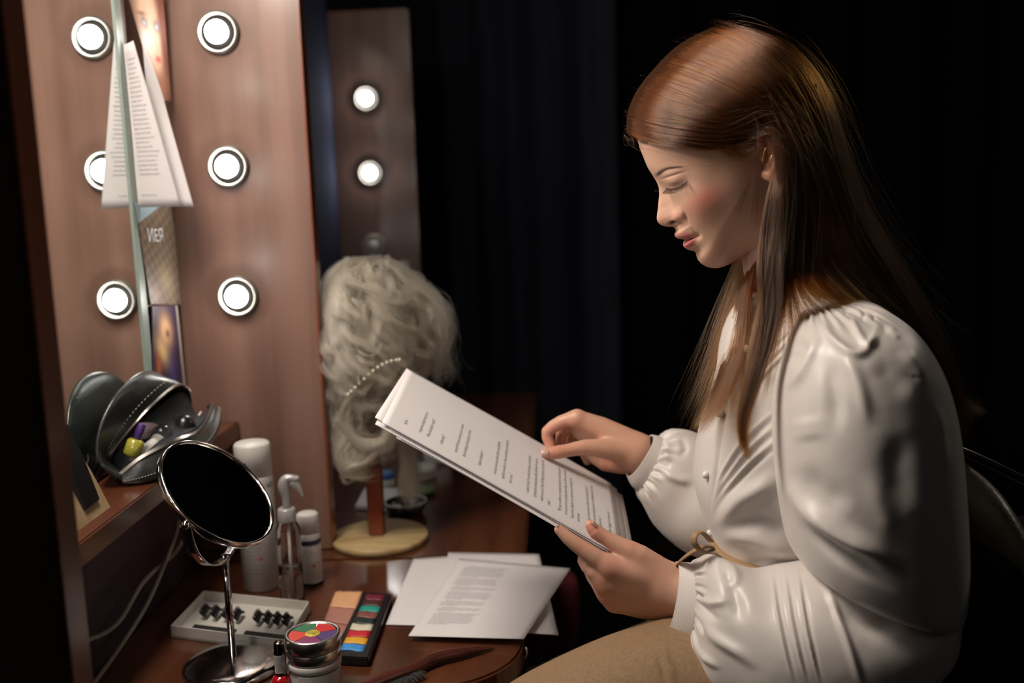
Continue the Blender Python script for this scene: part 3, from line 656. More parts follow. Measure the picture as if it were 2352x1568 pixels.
v, f = text_mesh('COLOR', .0046, .8, 'CENTER'); v2, f2 = text_mesh('WHEEL', .0040, .8, 'CENTER'); v2[:, 1] -= .004; v, f = join([(v, f), (v2, f2)])
mesh('lettering', np.stack([ct[0]+v[:, 0], ct[1]+v[:, 1], np.full(len(v), ct[2]+.0276)], 1), f, 'ink', t)
c = on_z(650, 1612, .7505); c[2] = .7505
t = thing('nail_polish', 'bright red nail polish bottle in front of the colour-wheel tin', 'bottle', c)
mesh('bottle_body', *lathe([(.0001, 0), (.0090, 0), (.0105, .0015), (.0105, .026), (.0085, .030), (.0055, .0325), (.0001, .033)], 36, c), 'red_lacquer', t, True)
mesh('cap', *lathe([(.0001, .0325), (.0060, .0325), (.0062, .034), (.0056, .068), (.0046, .070), (.0001, .0703)], 36, c), mat('bronze_cap', (.30, .24, .18), .2, 1), t, True)
wrap(t, 'paper_label', c, .0062, .036, .056, A0-1.1, A0+.9, 'white_plastic', .0002); rows(t, c, .0066, .0535, .0024, 7, A0-.9, 1.5, .0022, 'ink')

# ------------------------------------------------------------------ wooden brush
L = [on_z(*q, .758) for q in ((820, 1585), (900, 1553), (960, 1530), (1000, 1512), (1060, 1497), (1110, 1484), (1134, 1477))]
t = thing('hair_brush', 'dark wooden hair brush with a long pointed handle lying on the table', 'brush', L[2])
R_ = [.0065, .0068, .0062, .0070, .0058, .0030, .0008]
for i, p in enumerate(L): p[2] = .7512 + max(R_[i], .001)
v, f = tube(cr(np.array(L), 50), cr(np.array(R_), 50), 20); mesh('handle', v, f, 'brush_wood', t, True)
prt = []
d = nrm(L[2]-L[0]); sd = np.cross(d, [0, 0, 1])
for i in range(26):
    for k in range(7):
        p = L[0]*(1-i/26)+L[2]*(i/26) - [0, 0, .001]; q = p + sd*.020 + d*rng.normal(0, .0012)+ np.array([0, 0, (k-3)*.0014-.001]); q[2] = max(q[2], .7516); prt.append(tube([p+sd*.004, q], .00035, 3, cap=False))
v, f = join(prt); o = mesh('bristles', v, f, 'bristle', t); o['kind'] = 'stuff'

# ------------------------------------------------------------------ loose script sheets on the table
grp = None
def table_sheet(label, pts, z, lift=(0, 0, 0, 0), txt=None, bow=0.):
    P = [on_z(*q, .7512+z+l) for q, l in zip(pts, lift)]
    o, G = sheet('script_page', label, P, (0, 0, bow), 18, 22); return o, G
o, G = table_sheet('loose script sheet lying lowest and farthest left on the near table', [(950, 1283), (1130, 1270), (1110, 1440), (886, 1434)], .0003)
o, G = table_sheet('loose script sheet under the printed one, its corner hanging past the table edge', [(1030, 1268), (1238, 1272), (1283, 1458), (1000, 1440)], .0012, (0, .003, .0, 0))
o, G = table_sheet('densely printed script sheet lying on top of the pile on the table', [(1055, 1282), (1310, 1305), (1203, 1467), (938, 1460)], .0030, (.004, .010, .006, .004))
L = []; k = 0; vv = .11
for n_ in (9, 6, 3, 6, 4, 3, 8):
    for i in range(n_):
        L.append((para(15 if i < n_-1 else 7, k), .10 if i else .13, vv)); vv += .0180; k += 1
    vv += .012
text_block('printed_text', o, G, L, .0044, 'ink_light', .0009, .50, nsign=np.sign(gnormals(G)[9, 9, 2]))
# ================================================================== the woman
HY = 1.08
def skin_mat():
    m = vcol('skin', .42); N, L, b = nodes(m)
    b.inputs['Subsurface Weight'].default_value = .22; b.inputs['Subsurface Radius'].default_value = (1.0, .35, .2); b.inputs['Subsurface Scale'].default_value = .006
    b.inputs['Specular IOR Level'].default_value = .42
    tc = N.new('ShaderNodeTexCoord'); no = N.new('ShaderNodeTexNoise'); no.inputs['Scale'].default_value = 900; no.inputs['Detail'].default_value = 3
    bp = N.new('ShaderNodeBump'); bp.inputs['Strength'].default_value = .12; bp.inputs['Distance'].default_value = .0006
    L.new(tc.outputs['Object'], no.inputs[0]); L.new(no.outputs[0], bp.inputs['Height']); L.new(bp.outputs[0], b.inputs['Normal']); return m
MT['skin'] = skin_mat()
SKIN = np.array([.60, .365, .265])
# --- head: a star-shaped profile around an inner centre, given real width
HC = on_y(1700, 400, HY)
def prof_polar(L):
    P = np.array([on_y(a, b, HY) for a, b in L]) - HC; ang = np.unwrap(np.arctan2(P[:, 2], -P[:, 0])); return ang, np.hypot(P[:, 0], P[:, 2])
full = [(1714, 578), (1700, 590), (1672, 607), (1648, 615.5), (1636, 615), (1624, 612.5), (1612, 606), (1604, 597), (1601, 588), (1598, 580), (1592, 576), (1584, 574.5), (1576, 571), (1571.5, 566), (1570.5, 560), (1573, 554.5),
        (1579, 550.5), (1568, 549.5), (1557, 547.5), (1551, 543), (1550, 537.5), (1553, 532), (1551, 526), (1546, 521), (1538, 520.5), (1528, 520), (1519, 517), (1512, 511), (1509, 504), (1509, 495), (1511, 480), (1512.5, 465), (1514, 450), (1514, 440), (1513.5, 432), (1511, 424), (1507, 415), (1502, 406),
        (1494, 394), (1487, 382), (1479, 362), (1471, 340), (1464, 318), (1459, 295), (1462, 262), (1483, 221), (1520, 174), (1568, 130), (1625, 96), (1685, 82), (1752, 93), (1815, 131), (1862, 190), (1892, 260), (1896, 340), (1880, 420), (1850, 490), (1815, 540), (1780, 575), (1745, 588), (1728, 583)]
base = [(1714, 578), (1700, 590), (1672, 607), (1648, 615.5), (1636, 615), (1624, 612.5), (1613, 607), (1607, 598), (1604, 589), (1600, 580), (1594, 572), (1588, 563), (1583, 555),
        (1574, 545), (1566, 535), (1560, 524), (1555, 512), (1549, 500), (1544, 488), (1539, 474), (1534, 460), (1528, 446), (1521, 434), (1514, 422), (1508, 413), (1502, 405),
        (1494, 394), (1487, 382), (1479, 362), (1471, 340), (1464, 318), (1459, 295), (1462, 262), (1483, 221), (1520, 174), (1568, 130), (1625, 96), (1685, 82), (1752, 93), (1815, 131), (1862, 190), (1892, 260), (1896, 340), (1880, 420), (1850, 490), (1815, 540), (1780, 575), (1745, 588), (1728, 583)]
def dense(L, n): 
    P = cr(np.array(L, float), n); return P
af, rf = prof_polar(dense(full, 900)); ab, rb = prof_polar(dense(base, 700))
if af[-1] < af[0]: af, rf = af[::-1], rf[::-1]
if ab[-1] < ab[0]: ab, rb = ab[::-1], rb[::-1]
a0 = af.min()
def per(a, r, q):
    q = (q-a0) % (2*math.pi) + a0; aa = (a-a0) % (2*math.pi) + a0; o = np.argsort(aa); aa, rr = aa[o], r[o]; return np.interp(q, np.r_[aa-2*math.pi, aa, aa+2*math.pi], np.r_[rr, rr, rr])
# angle samples: dense over the face
aface = np.sort(np.array([prof_polar([p])[0][0] for p in ((1640, 615), (1470, 340))]))
phs = np.concatenate([np.linspace(aface[0], aface[1], 360, endpoint=False), np.linspace(aface[1], aface[0]+2*math.pi, 180, endpoint=False)])
if abs(aface[1]-aface[0]) > math.pi: raise RuntimeError('face angles')
RF = per(af, rf, phs); RB = per(ab, rb, phs)
def circ_smooth(x, k):
    w = np.ones(k)/k; return np.convolve(np.r_[x[-k:], x, x[:k]], w, 'same')[k:-k]
RFs = circ_smooth(RF, 3); RBs = circ_smooth(RB, 13)
th = np.linspace(0, 1, 190)**1.25*math.pi/2          # 0 = midline rim, pi/2 = side pole
W0 = .0735
rho = np.cos(th)**.80; wid = W0*np.sin(th)
# local half width narrowed towards the chin and the jaw front
dirx, dirz = -np.cos(phs), np.sin(phs)
Pz = HC[2] + (RBs[:, None]*rho)*dirz[:, None]; Px = HC[0] + (RBs[:, None]*rho)*dirx[:, None]
upv = nrm([-.456, .89]); tz = (Px-HC[0])*upv[0] + (Pz-HC[2])*upv[1]; tf = (Px-HC[0])*(-.89) + (Pz-HC[2])*(-.456)
sst = lambda x: np.clip(x, 0, 1)**2*(3-2*np.clip(x, 0, 1))
wsc = 1 - .30*sst((.03-tz)/.135) - .10*sst((tf-.01)/.10)
WID = wid[None, :]*wsc
dR = (RFs-RBs)[:, None]
sig = np.full(len(phs), .020)
def ang_of(px, py): return prof_polar([(px, py)])[0][0]
for (px, py, s) in []: pass
keys = [((1640, 615), .03), ((1601, 588), .024), ((1572, 562), .019), ((1551, 540), .019), ((1546, 523), .0105), ((1530, 520), .0125), ((1511, 508), .0115), ((1511, 480), .0085), ((1514, 450), .0072), ((1511, 424), .012), ((1494, 394), .03)]
ka = np.array([ang_of(*k[0]) for k in keys]); ks = np.array([k[1] for k in keys]); o_ = np.argsort(ka); sig = np.interp(phs, ka[o_], ks[o_])
RSM = circ_smooth(circ_smooth(RB, 61), 41)
RR_ = RSM[:, None]*rho[None] + (RBs-RSM)[:, None]*rho[None]**9 + dR*np.exp(-np.abs(WID/sig[:, None])**2.4)
def head_grid(side):
    return np.stack([HC[0]+RR_*dirx[:, None], HY + side*WID, HC[2]+RR_*dirz[:, None]], -1)
Hn = head_grid(-1)
for _ in range(1):
    Nn = gnormals(Hn, False); Nn[..., :] *= np.sign((Nn*(Hn-HC)).sum())
    q = proj(Hn); U, Vv = q[..., 0], q[..., 1]
    def g(cx, cy, rx, ry, a=0, pw=2):
        du, dv = U-cx, Vv-cy; c, s = math.cos(a), math.sin(a); e = np.sqrt(((du*c+dv*s)/rx)**2+((-du*s+dv*c)/ry)**2); return np.exp(-e**pw)
    lat = np.clip(-Nn[..., 1]*1.0, 0, 1)
    d = -.0046*g(1548, 424, 30, 17, -.25)            # orbit
    d += .0056*g(1548, 418, 22, 14, -.2)            # lidded eyeball
    d += .0010*g(1540, 396, 34, 8, -.28)             # brow ridge
    d += -.0008*g(1545, 403, 24, 3.0, -.30)          # lid crease
    d += -.0005*g(1554, 437, 20, 3.5, -.22)          # below the lashes
    d += .0030*g(1605, 462, 46, 34, .5)              # cheekbone
    d += .0042*g(1560, 495, 13, 14, .5) * 1.0        # nose wing
    d += -.0018*g(1576, 497, 4.0, 14, -.25)          # wing crease
    d += -.0052*g(1546, 511, 8.5, 4.0, -.25, 3)      # nostril
    d += -.0010*g(1590, 522, 5, 24, -.6)             # smile fold
    d += -.0022*g(1601, 543, 7, 7)                   # mouth corner
    d += -.0030*g(1585, 549.5, 13, 1.9, -.32, 3)     # line between the lips
    d += .0016*g(1572, 541, 17, 5.0, -.05)           # upper lip
    d += .0020*g(1581, 560, 12, 7.0, -.5)            # lower lip
    d += -.0018*g(1600, 573, 11, 6, .6)
    d += .0015*g(1640, 588, 30, 20)                  # chin pad
    d += -.0016*g(1660, 520, 34, 40)                 # hollow of the cheek
    d += -.0010*g(1650, 390, 30, 30)                 # temple
    fade = np.clip(WID/.006, 0, 1)
    d = d*fade*np.clip(.35+lat, 0, 1)
    Hn = Hn + Nn*d[..., None]
Hn[:, 0, 1] = HY
Hf = Hn.copy(); Hf[..., 1] = 2*HY - Hf[..., 1]
hl = np.array([(1440, 300), (1470, 325), (1550, 338), (1650, 342), (1740, 312), (1800, 330), (1806, 420), (1806, 520), (1830, 560), (1960, 560), (1960, 40), (1400, 40)], float)
def inside(q, poly):
    x, y = q[..., 0], q[..., 1]; c = np.zeros(x.shape, bool); n_ = len(poly)
    for i in range(n_):
        x1, y1 = poly[i]; x2, y2 = poly[(i+1) % n_]; k = ((y1 > y) != (y2 > y)) & (x < (x2-x1)*(y-y1)/(y2-y1+1e-12)+x1); c ^= k
    return c
def skin_paint(P, near=True):
    Q = P.copy(); Q[..., 1] = np.where(Q[..., 1] > HY, 2*HY-Q[..., 1], Q[..., 1]); q = proj(Q); U, Vv = q[..., 0], q[..., 1]
    c = np.tile(SKIN, P.shape[:-1]+(1,))
    def pm(k, col, amt):
        nonlocal c; w = np.clip(k*amt, 0, 1)[..., None]; c = c*(1-w)+np.array(col)*w
    def g(cx, cy, rx, ry, a=0, pw=2):
        du, dv = U-cx, Vv-cy; co, s = math.cos(a), math.sin(a); e = np.sqrt(((du*co+dv*s)/rx)**2+((-du*s+dv*co)/ry)**2); return np.exp(-e**pw)
    pm(g(1622, 455, 44, 27, -.55), (.56, .17, .125), .75); pm(g(1600, 490, 26, 30), (.56, .20, .15), .40)
    pm(g(1560, 497, 14, 12), (.58, .22, .16), .5); pm(g(1516, 505, 16, 13), (.62, .28, .20), .5)
    pm(g(1547, 415, 26, 11, -.2), (.50, .27, .21), .55); pm(g(1560, 436, 20, 5, -.2), (.42, .24, .20), .4)
    # lips
    pm(g(1573, 540.5, 24, 7.0, .03, 6), (.42, .125, .11), .85); pm(g(1583, 559, 17, 9.5, -.55, 5), (.47, .095, .09), .9)
    pm(g(1586, 549.3, 15, 1.9, -.32, 4), (.10, .012, .012), .95); pm(g(1546, 511.5, 7, 3.2, -.25, 4), (.12, .03, .02), .85)  # shade painted into the gap between the lips and the nostril
    # lash line and eyebrow
    L = np.array([(1531, 433), (1540, 435), (1552, 433), (1565, 428), (1578, 417)], float); r, f = polydist(q.reshape(-1, 2), cr(L, 20)); r = r.reshape(U.shape)
    pm(np.exp(-(r/1.9)**4), (.05, .028, .022), .9)
    pm(g(1570, 425, 7, 4.2, -.5, 4), (.09, .07, .065), .85)
    L = np.array([(1508, 402), (1513, 396), (1524, 389), (1538, 385), (1555, 383), (1580, 381)], float); r, f = polydist(q.reshape(-1, 2), cr(L, 20)); r = r.reshape(U.shape); f = f.reshape(U.shape)
    pm(np.exp(-(r/(6.0-3.2*f))**2)*(1-.75*f), (.17, .085, .05), .72)
    pm(inside(q, hl)*1.0, (.050, .020, .010), 1.0)
    return c
parts_v = []; parts_f = []; parts_c = []
def add_skin(V, Fc, c=None):
    n = sum(len(x) for x in parts_v); parts_v.append(V); parts_f.extend([[i+n for i in q] for q in Fc]); parts_c.append(np.tile(SKIN, (len(V), 1)) if c is None else c)
def head_faces(a, b, flip):
    Fc = []
    for i in range(a):
        k = (i+1) % a
        for j in range(b-1): q = [i*b+j, i*b+j+1, k*b+j+1, k*b+j]; Fc.append(q[::-1] if flip else q)
    return Fc
a_, b_ = Hn.shape[:2]
add_skin(Hn.reshape(-1, 3), head_faces(a_, b_, True), skin_paint(Hn).reshape(-1, 3))
add_skin(Hf.reshape(-1, 3), head_faces(a_, b_, False), skin_paint(Hf).reshape(-1, 3))
def Y(px, py, y): return on_y(px, py, y)
# --- neck, trunk, arms as one smooth volume (mostly inside the clothes)
def body_fn(X):
    d = chain_sdf(X, [(Y(1800, 520, HY), .050), (Y(1835, 640, HY), .0495), (Y(1865, 740, HY), .052)], .02)
    t = chain_sdf(X, [(Y(1900, 830, 1.00), .055), (Y(1900, 820, 1.16), .055)], .05); t = smin(t, chain_sdf(X, [(Y(1900, 890, HY), .08), (Y(1880, 1050, HY), .085), (Y(1900, 1300, HY), .085), (Y(1900, 1480, 1.04), .095)], .05), .05)
    d = smin(d, t, .03)
    for pts in ([(Y(1960, 850, .965), .034), (Y(2060, 1350, .93), .034), (Y(1640, 1375, 1.00), .019)], [(Y(1840, 850, 1.20), .034), (Y(1760, 1150, 1.27), .034), (Y(1545, 1085, 1.252), .017)]):
        d = smin(d, chain_sdf(X, pts, .02), .02)
    return d
lo = np.array([.60, .86, .78]); hi = np.array([.96, 1.33, 1.30])
V, Fc = nets(body_fn, lo, hi, .006); add_skin(V, Fc)
# ear (near side)
EY = HY-.0735
def ear_fn(X):
    rim = chain_sdf(X, [(Y(1752, 352, EY), .0028), (Y(1745, 330, EY-.004), .0032), (Y(1744, 308, EY-.007), .0034), (Y(1752, 294, EY-.010), .0036), (Y(1766, 290, EY-.012), .0036), (Y(1780, 300, EY-.013), .0036), (Y(1788, 325, EY-.013), .0034), (Y(1789, 355, EY-.012), .0032), (Y(1782, 382, EY-.010), .0034), (Y(1772, 402, EY-.008), .0062), (Y(1762, 400, EY-.006), .0055)], .002)
    bowl = chain_sdf(X, [(Y(1765, 318, EY+.002), .0085), (Y(1768, 380, EY+.002), .0080)], .004)
    anti = chain_sdf(X, [(Y(1764, 312, EY-.007), .0022), (Y(1776, 335, EY-.009), .0026), (Y(1777, 365, EY-.008), .0026), (Y(1766, 384, EY-.007), .0030)], .002)
    trag = chain_sdf(X, [(Y(1750, 350, EY-.002), .0040), (Y(1754, 366, EY-.005), .0034)], .002)
    return smin(smin(smin(rim, anti, .002), trag, .003), bowl, .003)
e0 = Y(1735, 425, EY); e1 = Y(1800, 275, EY); V, Fc = nets(ear_fn, [e0[0]-.004, EY-.022, e0[2]-.004], [e1[0]+.004, EY+.014, e1[2]+.004], .0009)
cc_ = np.tile(SKIN*np.array([.95, .72, .62]), (len(V), 1)); dpt = np.clip((V[:, 1]-(EY-.009))/.008, 0, 1)[:, None]; cc_ = cc_*(1-dpt)+np.array([.16, .045, .03])*dpt; add_skin(V, Fc, cc_)  # shade painted into the ear, darker with depth
# --- hands
def hand_paint(V, reds, base=SKIN*np.array([1.0, .92, .90])):
    q = proj(V); c = np.tile(base, (len(V), 1))
    for (px, py, r, k, col) in reds:
        w = (k*np.exp(-(((q[:, 0]-px)**2+(q[:, 1]-py)**2)/r**2)))[:, None]; c = c*(1-w)+np.array(col)*w
    return c
def chain_dense(X, pts):
    A = np.array([list(p)+[r] for p, r in pts]); A = cr(A, (len(A)-1)*2+1).astype(np.float32); d = None
    for i in range(len(A)-1):
        e = seg_sdf(X, A[i, :3], A[i+1, :3], A[i, 3], A[i+1, 3]); d = e if d is None else np.minimum(d, e)
    return d
def make_hand(palm, fingers, kp=.009, kf=.0012, creases=()):
    def fn(X):
        d = None
        for ch in palm: e = chain_dense(X, ch); d = e if d is None else smin(d, e, .010)
        fs = None
        for ch in fingers: e = chain_dense(X, ch); fs = e if fs is None else smin(fs, e, kf)
        return smin(d, fs, kp)
    allp = np.array([p for ch in palm+fingers for p, r in ch]); return fn, allp.min(0)-.03, allp.max(0)+.03
RED = (.62, .24, .17)
# her left hand (nearer the camera), below the script
ny = 1.035
palmL = [[(Y(1402, 1303, ny), .0125), (Y(1465, 1318, ny), .0155), (Y(1552, 1345, ny), .0185)], [(Y(1392, 1338, ny+.004), .0120), (Y(1470, 1350, ny+.004), .0160), (Y(1550, 1362, ny+.002), .0190)],
         [(Y(1397, 1364, ny+.010), .0110), (Y(1470, 1378, ny+.008), .0145), (Y(1545, 1385, ny+.006), .0165)], [(Y(1412, 1384, ny+.016), .0095), (Y(1480, 1395, ny+.012), .0115), (Y(1540, 1400, ny+.01), .0120)],
         [(Y(1545, 1350, ny), .0235), (Y(1620, 1375, ny-.02), .0235)], [(Y(1440, 1330, ny+.014), .014), (Y(1500, 1345, ny+.016), .016)]]
fingL = [[(Y(1404, 1302, ny), .0110), (Y(1366, 1279, ny+.001), .0098), (Y(1333, 1256, ny+.004), .0084), (Y(1306, 1236, ny+.007), .0072), (Y(1284, 1216, ny+.010), .0052)],
         [(Y(1392, 1338, ny+.004), .0110), (Y(1366, 1312, ny+.004), .0096), (Y(1344, 1287, ny+.014), .0082), (Y(1352, 1262, ny+.034), .0072), (Y(1362, 1244, ny+.045), .0060)],
         [(Y(1397, 1362, ny+.010), .0102), (Y(1376, 1338, ny+.014), .0090), (Y(1358, 1312, ny+.026), .0078), (Y(1366, 1280, ny+.045), .0068), (Y(1374, 1262, ny+.055), .0060)],
         [(Y(1410, 1383, ny+.017), .0088), (Y(1388, 1362, ny+.024), .0076), (Y(1376, 1335, ny+.038), .0066), (Y(1384, 1305, ny+.052), .0058)],
         [(Y(1530, 1322, ny+.002), .0150), (Y(1470, 1278, ny+.004), .0125), (Y(1430, 1257, ny+.008), .0102), (Y(1393, 1236, ny+.012), .0080), (Y(1370, 1222, ny+.014), .0080), (Y(1356, 1206, ny+.016), .0058)]]
fn, lo, hi = make_hand(palmL, fingL, .0075); V, Fc = nets(fn, lo, np.minimum(hi, [.70, 2, 2]), .0012)
add_skin(V, Fc, hand_paint(V, [(1400, 1300, 22, .45, RED), (1372, 1347, 16, .45, RED), (1378, 1375, 14, .4, RED), (1330, 1258, 14, .4, RED), (1360, 1215, 24, .6, (.66, .22, .17)), (1451, 1250, 16, .35, RED), (1282, 1212, 12, .4, RED)]))
# her right hand (farther), pinching the top edge
fy = 1.262
palmR = [[(Y(1328, 963, fy), .0110), (Y(1380, 985, fy), .0155), (Y(1470, 1033, fy-.01), .0200)], [(Y(1338, 990, fy+.012), .0125), (Y(1400, 1012, fy+.008), .0170), (Y(1465, 1045, fy-.004), .0195)], [(Y(1360, 1040, fy+.026), .0095), (Y(1392, 1060, fy+.018), .0125), (Y(1450, 1066, fy+.004), .0130)],
         [(Y(1462, 1042, fy-.008), .0225), (Y(1540, 1085, fy-.010), .0230)]]
fingR = [[(Y(1325, 959, fy), .0096), (Y(1290, 969, fy+.002), .0088), (Y(1258, 991, fy+.004), .0078), (Y(1262, 1016, fy+.001), .0070), (Y(1268, 1034, fy-.004), .0060)],
         [(Y(1328, 966, fy+.014), .0095), (Y(1308, 975, fy+.020), .0085), (Y(1290, 996, fy+.022), .0074), (Y(1288, 1022, fy+.016), .0066), (Y(1290, 1040, fy+.010), .0060)],
         [(Y(1335, 975, fy+.026), .0090), (Y(1322, 985, fy+.034), .0080), (Y(1312, 1008, fy+.036), .0070), (Y(1312, 1034, fy+.030), .0064)],
         [(Y(1345, 990, fy+.036), .0082), (Y(1345, 1005, fy+.044), .0070), (Y(1340, 1035, fy+.044), .0062), (Y(1350, 1058, fy+.036), .0058)],
         [(Y(1450, 1040, fy-.014), .0160), (Y(1395, 1032, fy-.024), .0125), (Y(1345, 1027, fy-.030), .0098), (Y(1305, 1034, fy-.036), .0080), (Y(1282, 1038, fy-.040), .0082), (Y(1257, 1042, fy-.042), .0072)]]
fn, lo, hi = make_hand(palmR, fingR, .0075); V, Fc = nets(fn, lo, np.minimum(hi, [.675, 2, 2]), .0012)
add_skin(V, Fc, hand_paint(V, [(1270, 1040, 28, .5, (.66, .26, .19)), (1262, 1005, 26, .55, RED), (1300, 990, 24, .45, RED), (1390, 1068, 30, .55, (.55, .20, .14)), (1400, 1030, 26, .2, (.45, .30, .20))]))
V = np.concatenate(parts_v); C_ = np.concatenate(parts_c)
origin = np.array([.80, 1.08, .45])
person = mesh('person', V, parts_f, 'skin', None, True, cols=C_, origin=origin)
tag(person, 'seated person in a white satin blouse with long brown hair reading the script', 'person')
# nails
def nail(px, py, y, along, r1, r2, name='nail'):
    c = Y(px, py, y); t = nrm(Y(*along, y)-c); n_ = nrm(CAM-c); n_ = nrm(n_ - t*np.dot(n_, t)); s = np.cross(n_, t)
    G = np.array([[c + t*r1*a*(1-.10*b*b) + s*r2*b + n_*(-.0028*b*b - .0008*a*a) for b in np.linspace(-1, 1, 11)] for a in np.linspace(-1, 1, 11)])
    v, f = solid(G, .0006); mesh(name, v, f, 'nail', person, True)
MT['nail'] = mat('nail_pink', (.62, .38, .32), .22)
nail(1252, 1041, fy-.0500, (1240, 1042), .0048, .0048); nail(1282, 1212, ny+.006, (1278, 1203), .0030, .0020); nail(1367, 1207, ny+.0085, (1359, 1197), .0050, .0022)
# lashes and brow hairs
MT['lashhair'] = mat('lash_hair', (.06, .035, .025), .5)
def face_pt(px, py, lift=0.0006):
    i = np.argmin(((qn-np.array([px, py]))**2).sum(-1)); i = np.unravel_index(i, qn.shape[:2]); return Hn[i] + np.array([0, -lift, 0])
qn = proj(Hn)
pth = []
L = cr(np.array([(1531, 433), (1540, 435), (1552, 433), (1565, 428), (1578, 417)], float), 46)
for i, (px, py) in enumerate(L):
    for k in range(2):
        p = face_pt(px+rng.normal(0, .5), py); sx = -11+13*(i/46); ln = rng.uniform(.75, 1.15); e = Y(px+sx*ln, py+11*ln, p[1]-.0045); m_ = Y(px+sx*ln*.55, py+7.5*ln, p[1]-.0035); pth.append(cr(np.stack([p, m_, e]), 7))
strands('eyelashes', np.array(pth), .00010, 'lashhair', person)
pth = []
L = cr(np.array([(1508, 402), (1513, 396), (1524, 389), (1538, 385), (1555, 383), (1580, 381)], float), 150)
for i, (px, py) in enumerate(L[:128]):
    s = i/150; w_ = 4.5*(1-.7*s); p = face_pt(px, py+rng.uniform(-w_, w_), .0003); e = face_pt(px+8, py+rng.uniform(-w_, w_)*.6-3*(1-s), .0009); pth.append(cr(np.stack([p, (p+e)/2+np.array([0, -.0006, 0]), e]), 5))
strands('eyebrow', np.array(pth), .00007, 'lashhair', person)
# far lashes peeping past the bridge of the nose
pth = []
for i in range(8):
    p = Y(1514, 438, HY+.022); e = Y(1504-rng.uniform(0, 3), 436+rng.uniform(-2, 6), HY+.020); pth.append(cr(np.stack([p, (p+e)/2, e]), 5))
strands('eyelashes', np.array(pth), .00009, 'lashhair', person)
for L in ([(1759, 338), (1754, 352), (1751, 370)], [(1772, 336), (1774, 352), (1768, 366)]):
    mesh('earring', *tube(cr(np.array([Y(a, b, EY-.0135) for a, b in L]), 16), .00035, 6), mat('gold_wire', (.9, .6, .25), .2, 1), person, True)

# ------------------------------------------------------------------ blouse
def satin():
    m = mat('white_satin', (.67, .62, .59), .41, spec=.55, Sheen_Weight=.25, Sheen_Roughness=.4); N, L, b = nodes(m)
    b.inputs['Subsurface Weight'].default_value = .08; b.inputs['Subsurface Scale'].default_value = .01
    tc = N.new('ShaderNodeTexCoord'); no = N.new('ShaderNodeTexNoise'); no.inputs['Scale'].default_value = 22; no.inputs['Detail'].default_value = 2
    bp = N.new('ShaderNodeBump'); bp.inputs['Strength'].default_value = .35; bp.inputs['Distance'].default_value = .004
    L.new(tc.outputs['Object'], no.inputs[0]); L.new(no.outputs[0], bp.inputs['Height']); L.new(bp.outputs[0], b.inputs['Normal']); return m
MT['satin'] = satin()
def cloth_part(name, stations, folds, n=150, m=200, p=2.2, parent=None, mt='satin', wrinkle=0.0, amp=1.0):
    G = loft(stations, n, m, p); N = outward(G, gnormals(G, True)); d = fold_disp(G, N, folds)*amp
    G = G + N*d[..., None]
    if wrinkle:
        a = np.arange(m)/m*2*np.pi; tt = np.linspace(0, 1, n)
        for (c0, w_, fr, A_) in wrinkle: G = G + N*(np.exp(-((tt[:, None]-c0)/w_)**2)*A_*(np.sin(a[None]*fr+2*np.sin(a*3)[None])+.6*np.sin(a[None]*fr*1.7+1.3)))[..., None]
    V, Fc = ring_mesh(G); return mesh(name, V, Fc, mt, parent, True), G
trunk = [((1742, 648), (1850, 655), 1.075, .050), ((1728, 672), (1900, 668), 1.075, .062), ((1692, 712), (1990, 700), 1.07, .105), ((1668, 760), (2060, 760), 1.065, .125), ((1655, 810), (2100, 830), 1.06, .125), ((1650, 850), (2120, 880), 1.06, .122),
         ((1632, 920), (2140, 950), 1.06, .122), ((1610, 985), (2150, 1020), 1.06, .124), ((1597, 1055), (2150, 1080), 1.06, .122), ((1596, 1110), (2145, 1140), 1.06, .116), ((1608, 1165), (2140, 1190), 1.06, .108), ((1628, 1215), (2135, 1250), 1.06, .102), ((1650, 1262), (2140, 1330), 1.06, .102), ((1670, 1300), (2150, 1400), 1.06, .104)]
tuck = []
for k in range(3):
    tuck.append(([(1885+k*14, 690+k*16), (1800+k*8, 772+k*14), (1730+k*6, 845+k*14), (1690+k*3, 905+k*14), (1672, 960+k*12)], 3.2, .0022))
    tuck.append(([(1800, 925+k*36), (1745, 972+k*34), (1700, 1020+k*32), (1660, 1085+k*24), (1640, 1150+k*12), (1634, 1190)], 3.6, .0026))
    tuck.append(([(1806, 938+k*36), (1751, 985+k*34), (1706, 1033+k*32), (1666, 1096+k*24), (1646, 1160+k*12)], 4.5, -.0022))
folds = tuck + [([(1800, 1080), (1750, 1120), (1700, 1150), (1660, 1200), (1640, 1230)], 22, .0075), ([(1640, 1235), (1720, 1230), (1800, 1262), (1850, 1290)], 20, .008), ([(1690, 1185), (1760, 1200), (1820, 1230)], 18, -.007),
                ([(1705, 1300), (1760, 1290), (1830, 1310)], 12, -.004), ([(1735, 700), (1700, 780), (1672, 880), (1650, 980), (1640, 1080), (1630, 1200)], 9, .0022), ([(1722, 760), (1690, 860), (1664, 960), (1650, 1060), (1637, 1180)], 2.2, -.0022),
                ([(1764, 660), (1745, 720), (1736, 760)], 9, -.004)]
b1_, Gt = cloth_part('blouse', trunk, folds, 300, 360, 2.1, person)
# collar stand
col_ = [((1733, 612), (1860, 640), 1.078, .048), ((1738, 628), (1858, 650), 1.078, .050), ((1744, 648), (1856, 668), 1.078, .053), ((1738, 668), (1880, 684), 1.078, .062)]
G = loft(col_, 22, 160, 2.0); a = np.arange(160)/160*2*np.pi; G = G + gnormals(G, True)*(.0012*np.sin(a*19)[None, :, None]*np.linspace(1, .2, 22)[:, None, None])
v, f = solid(np.concatenate([G, G[:, :1]], 1), .0014); mesh('collar', v, f, 'satin', b1_, True)
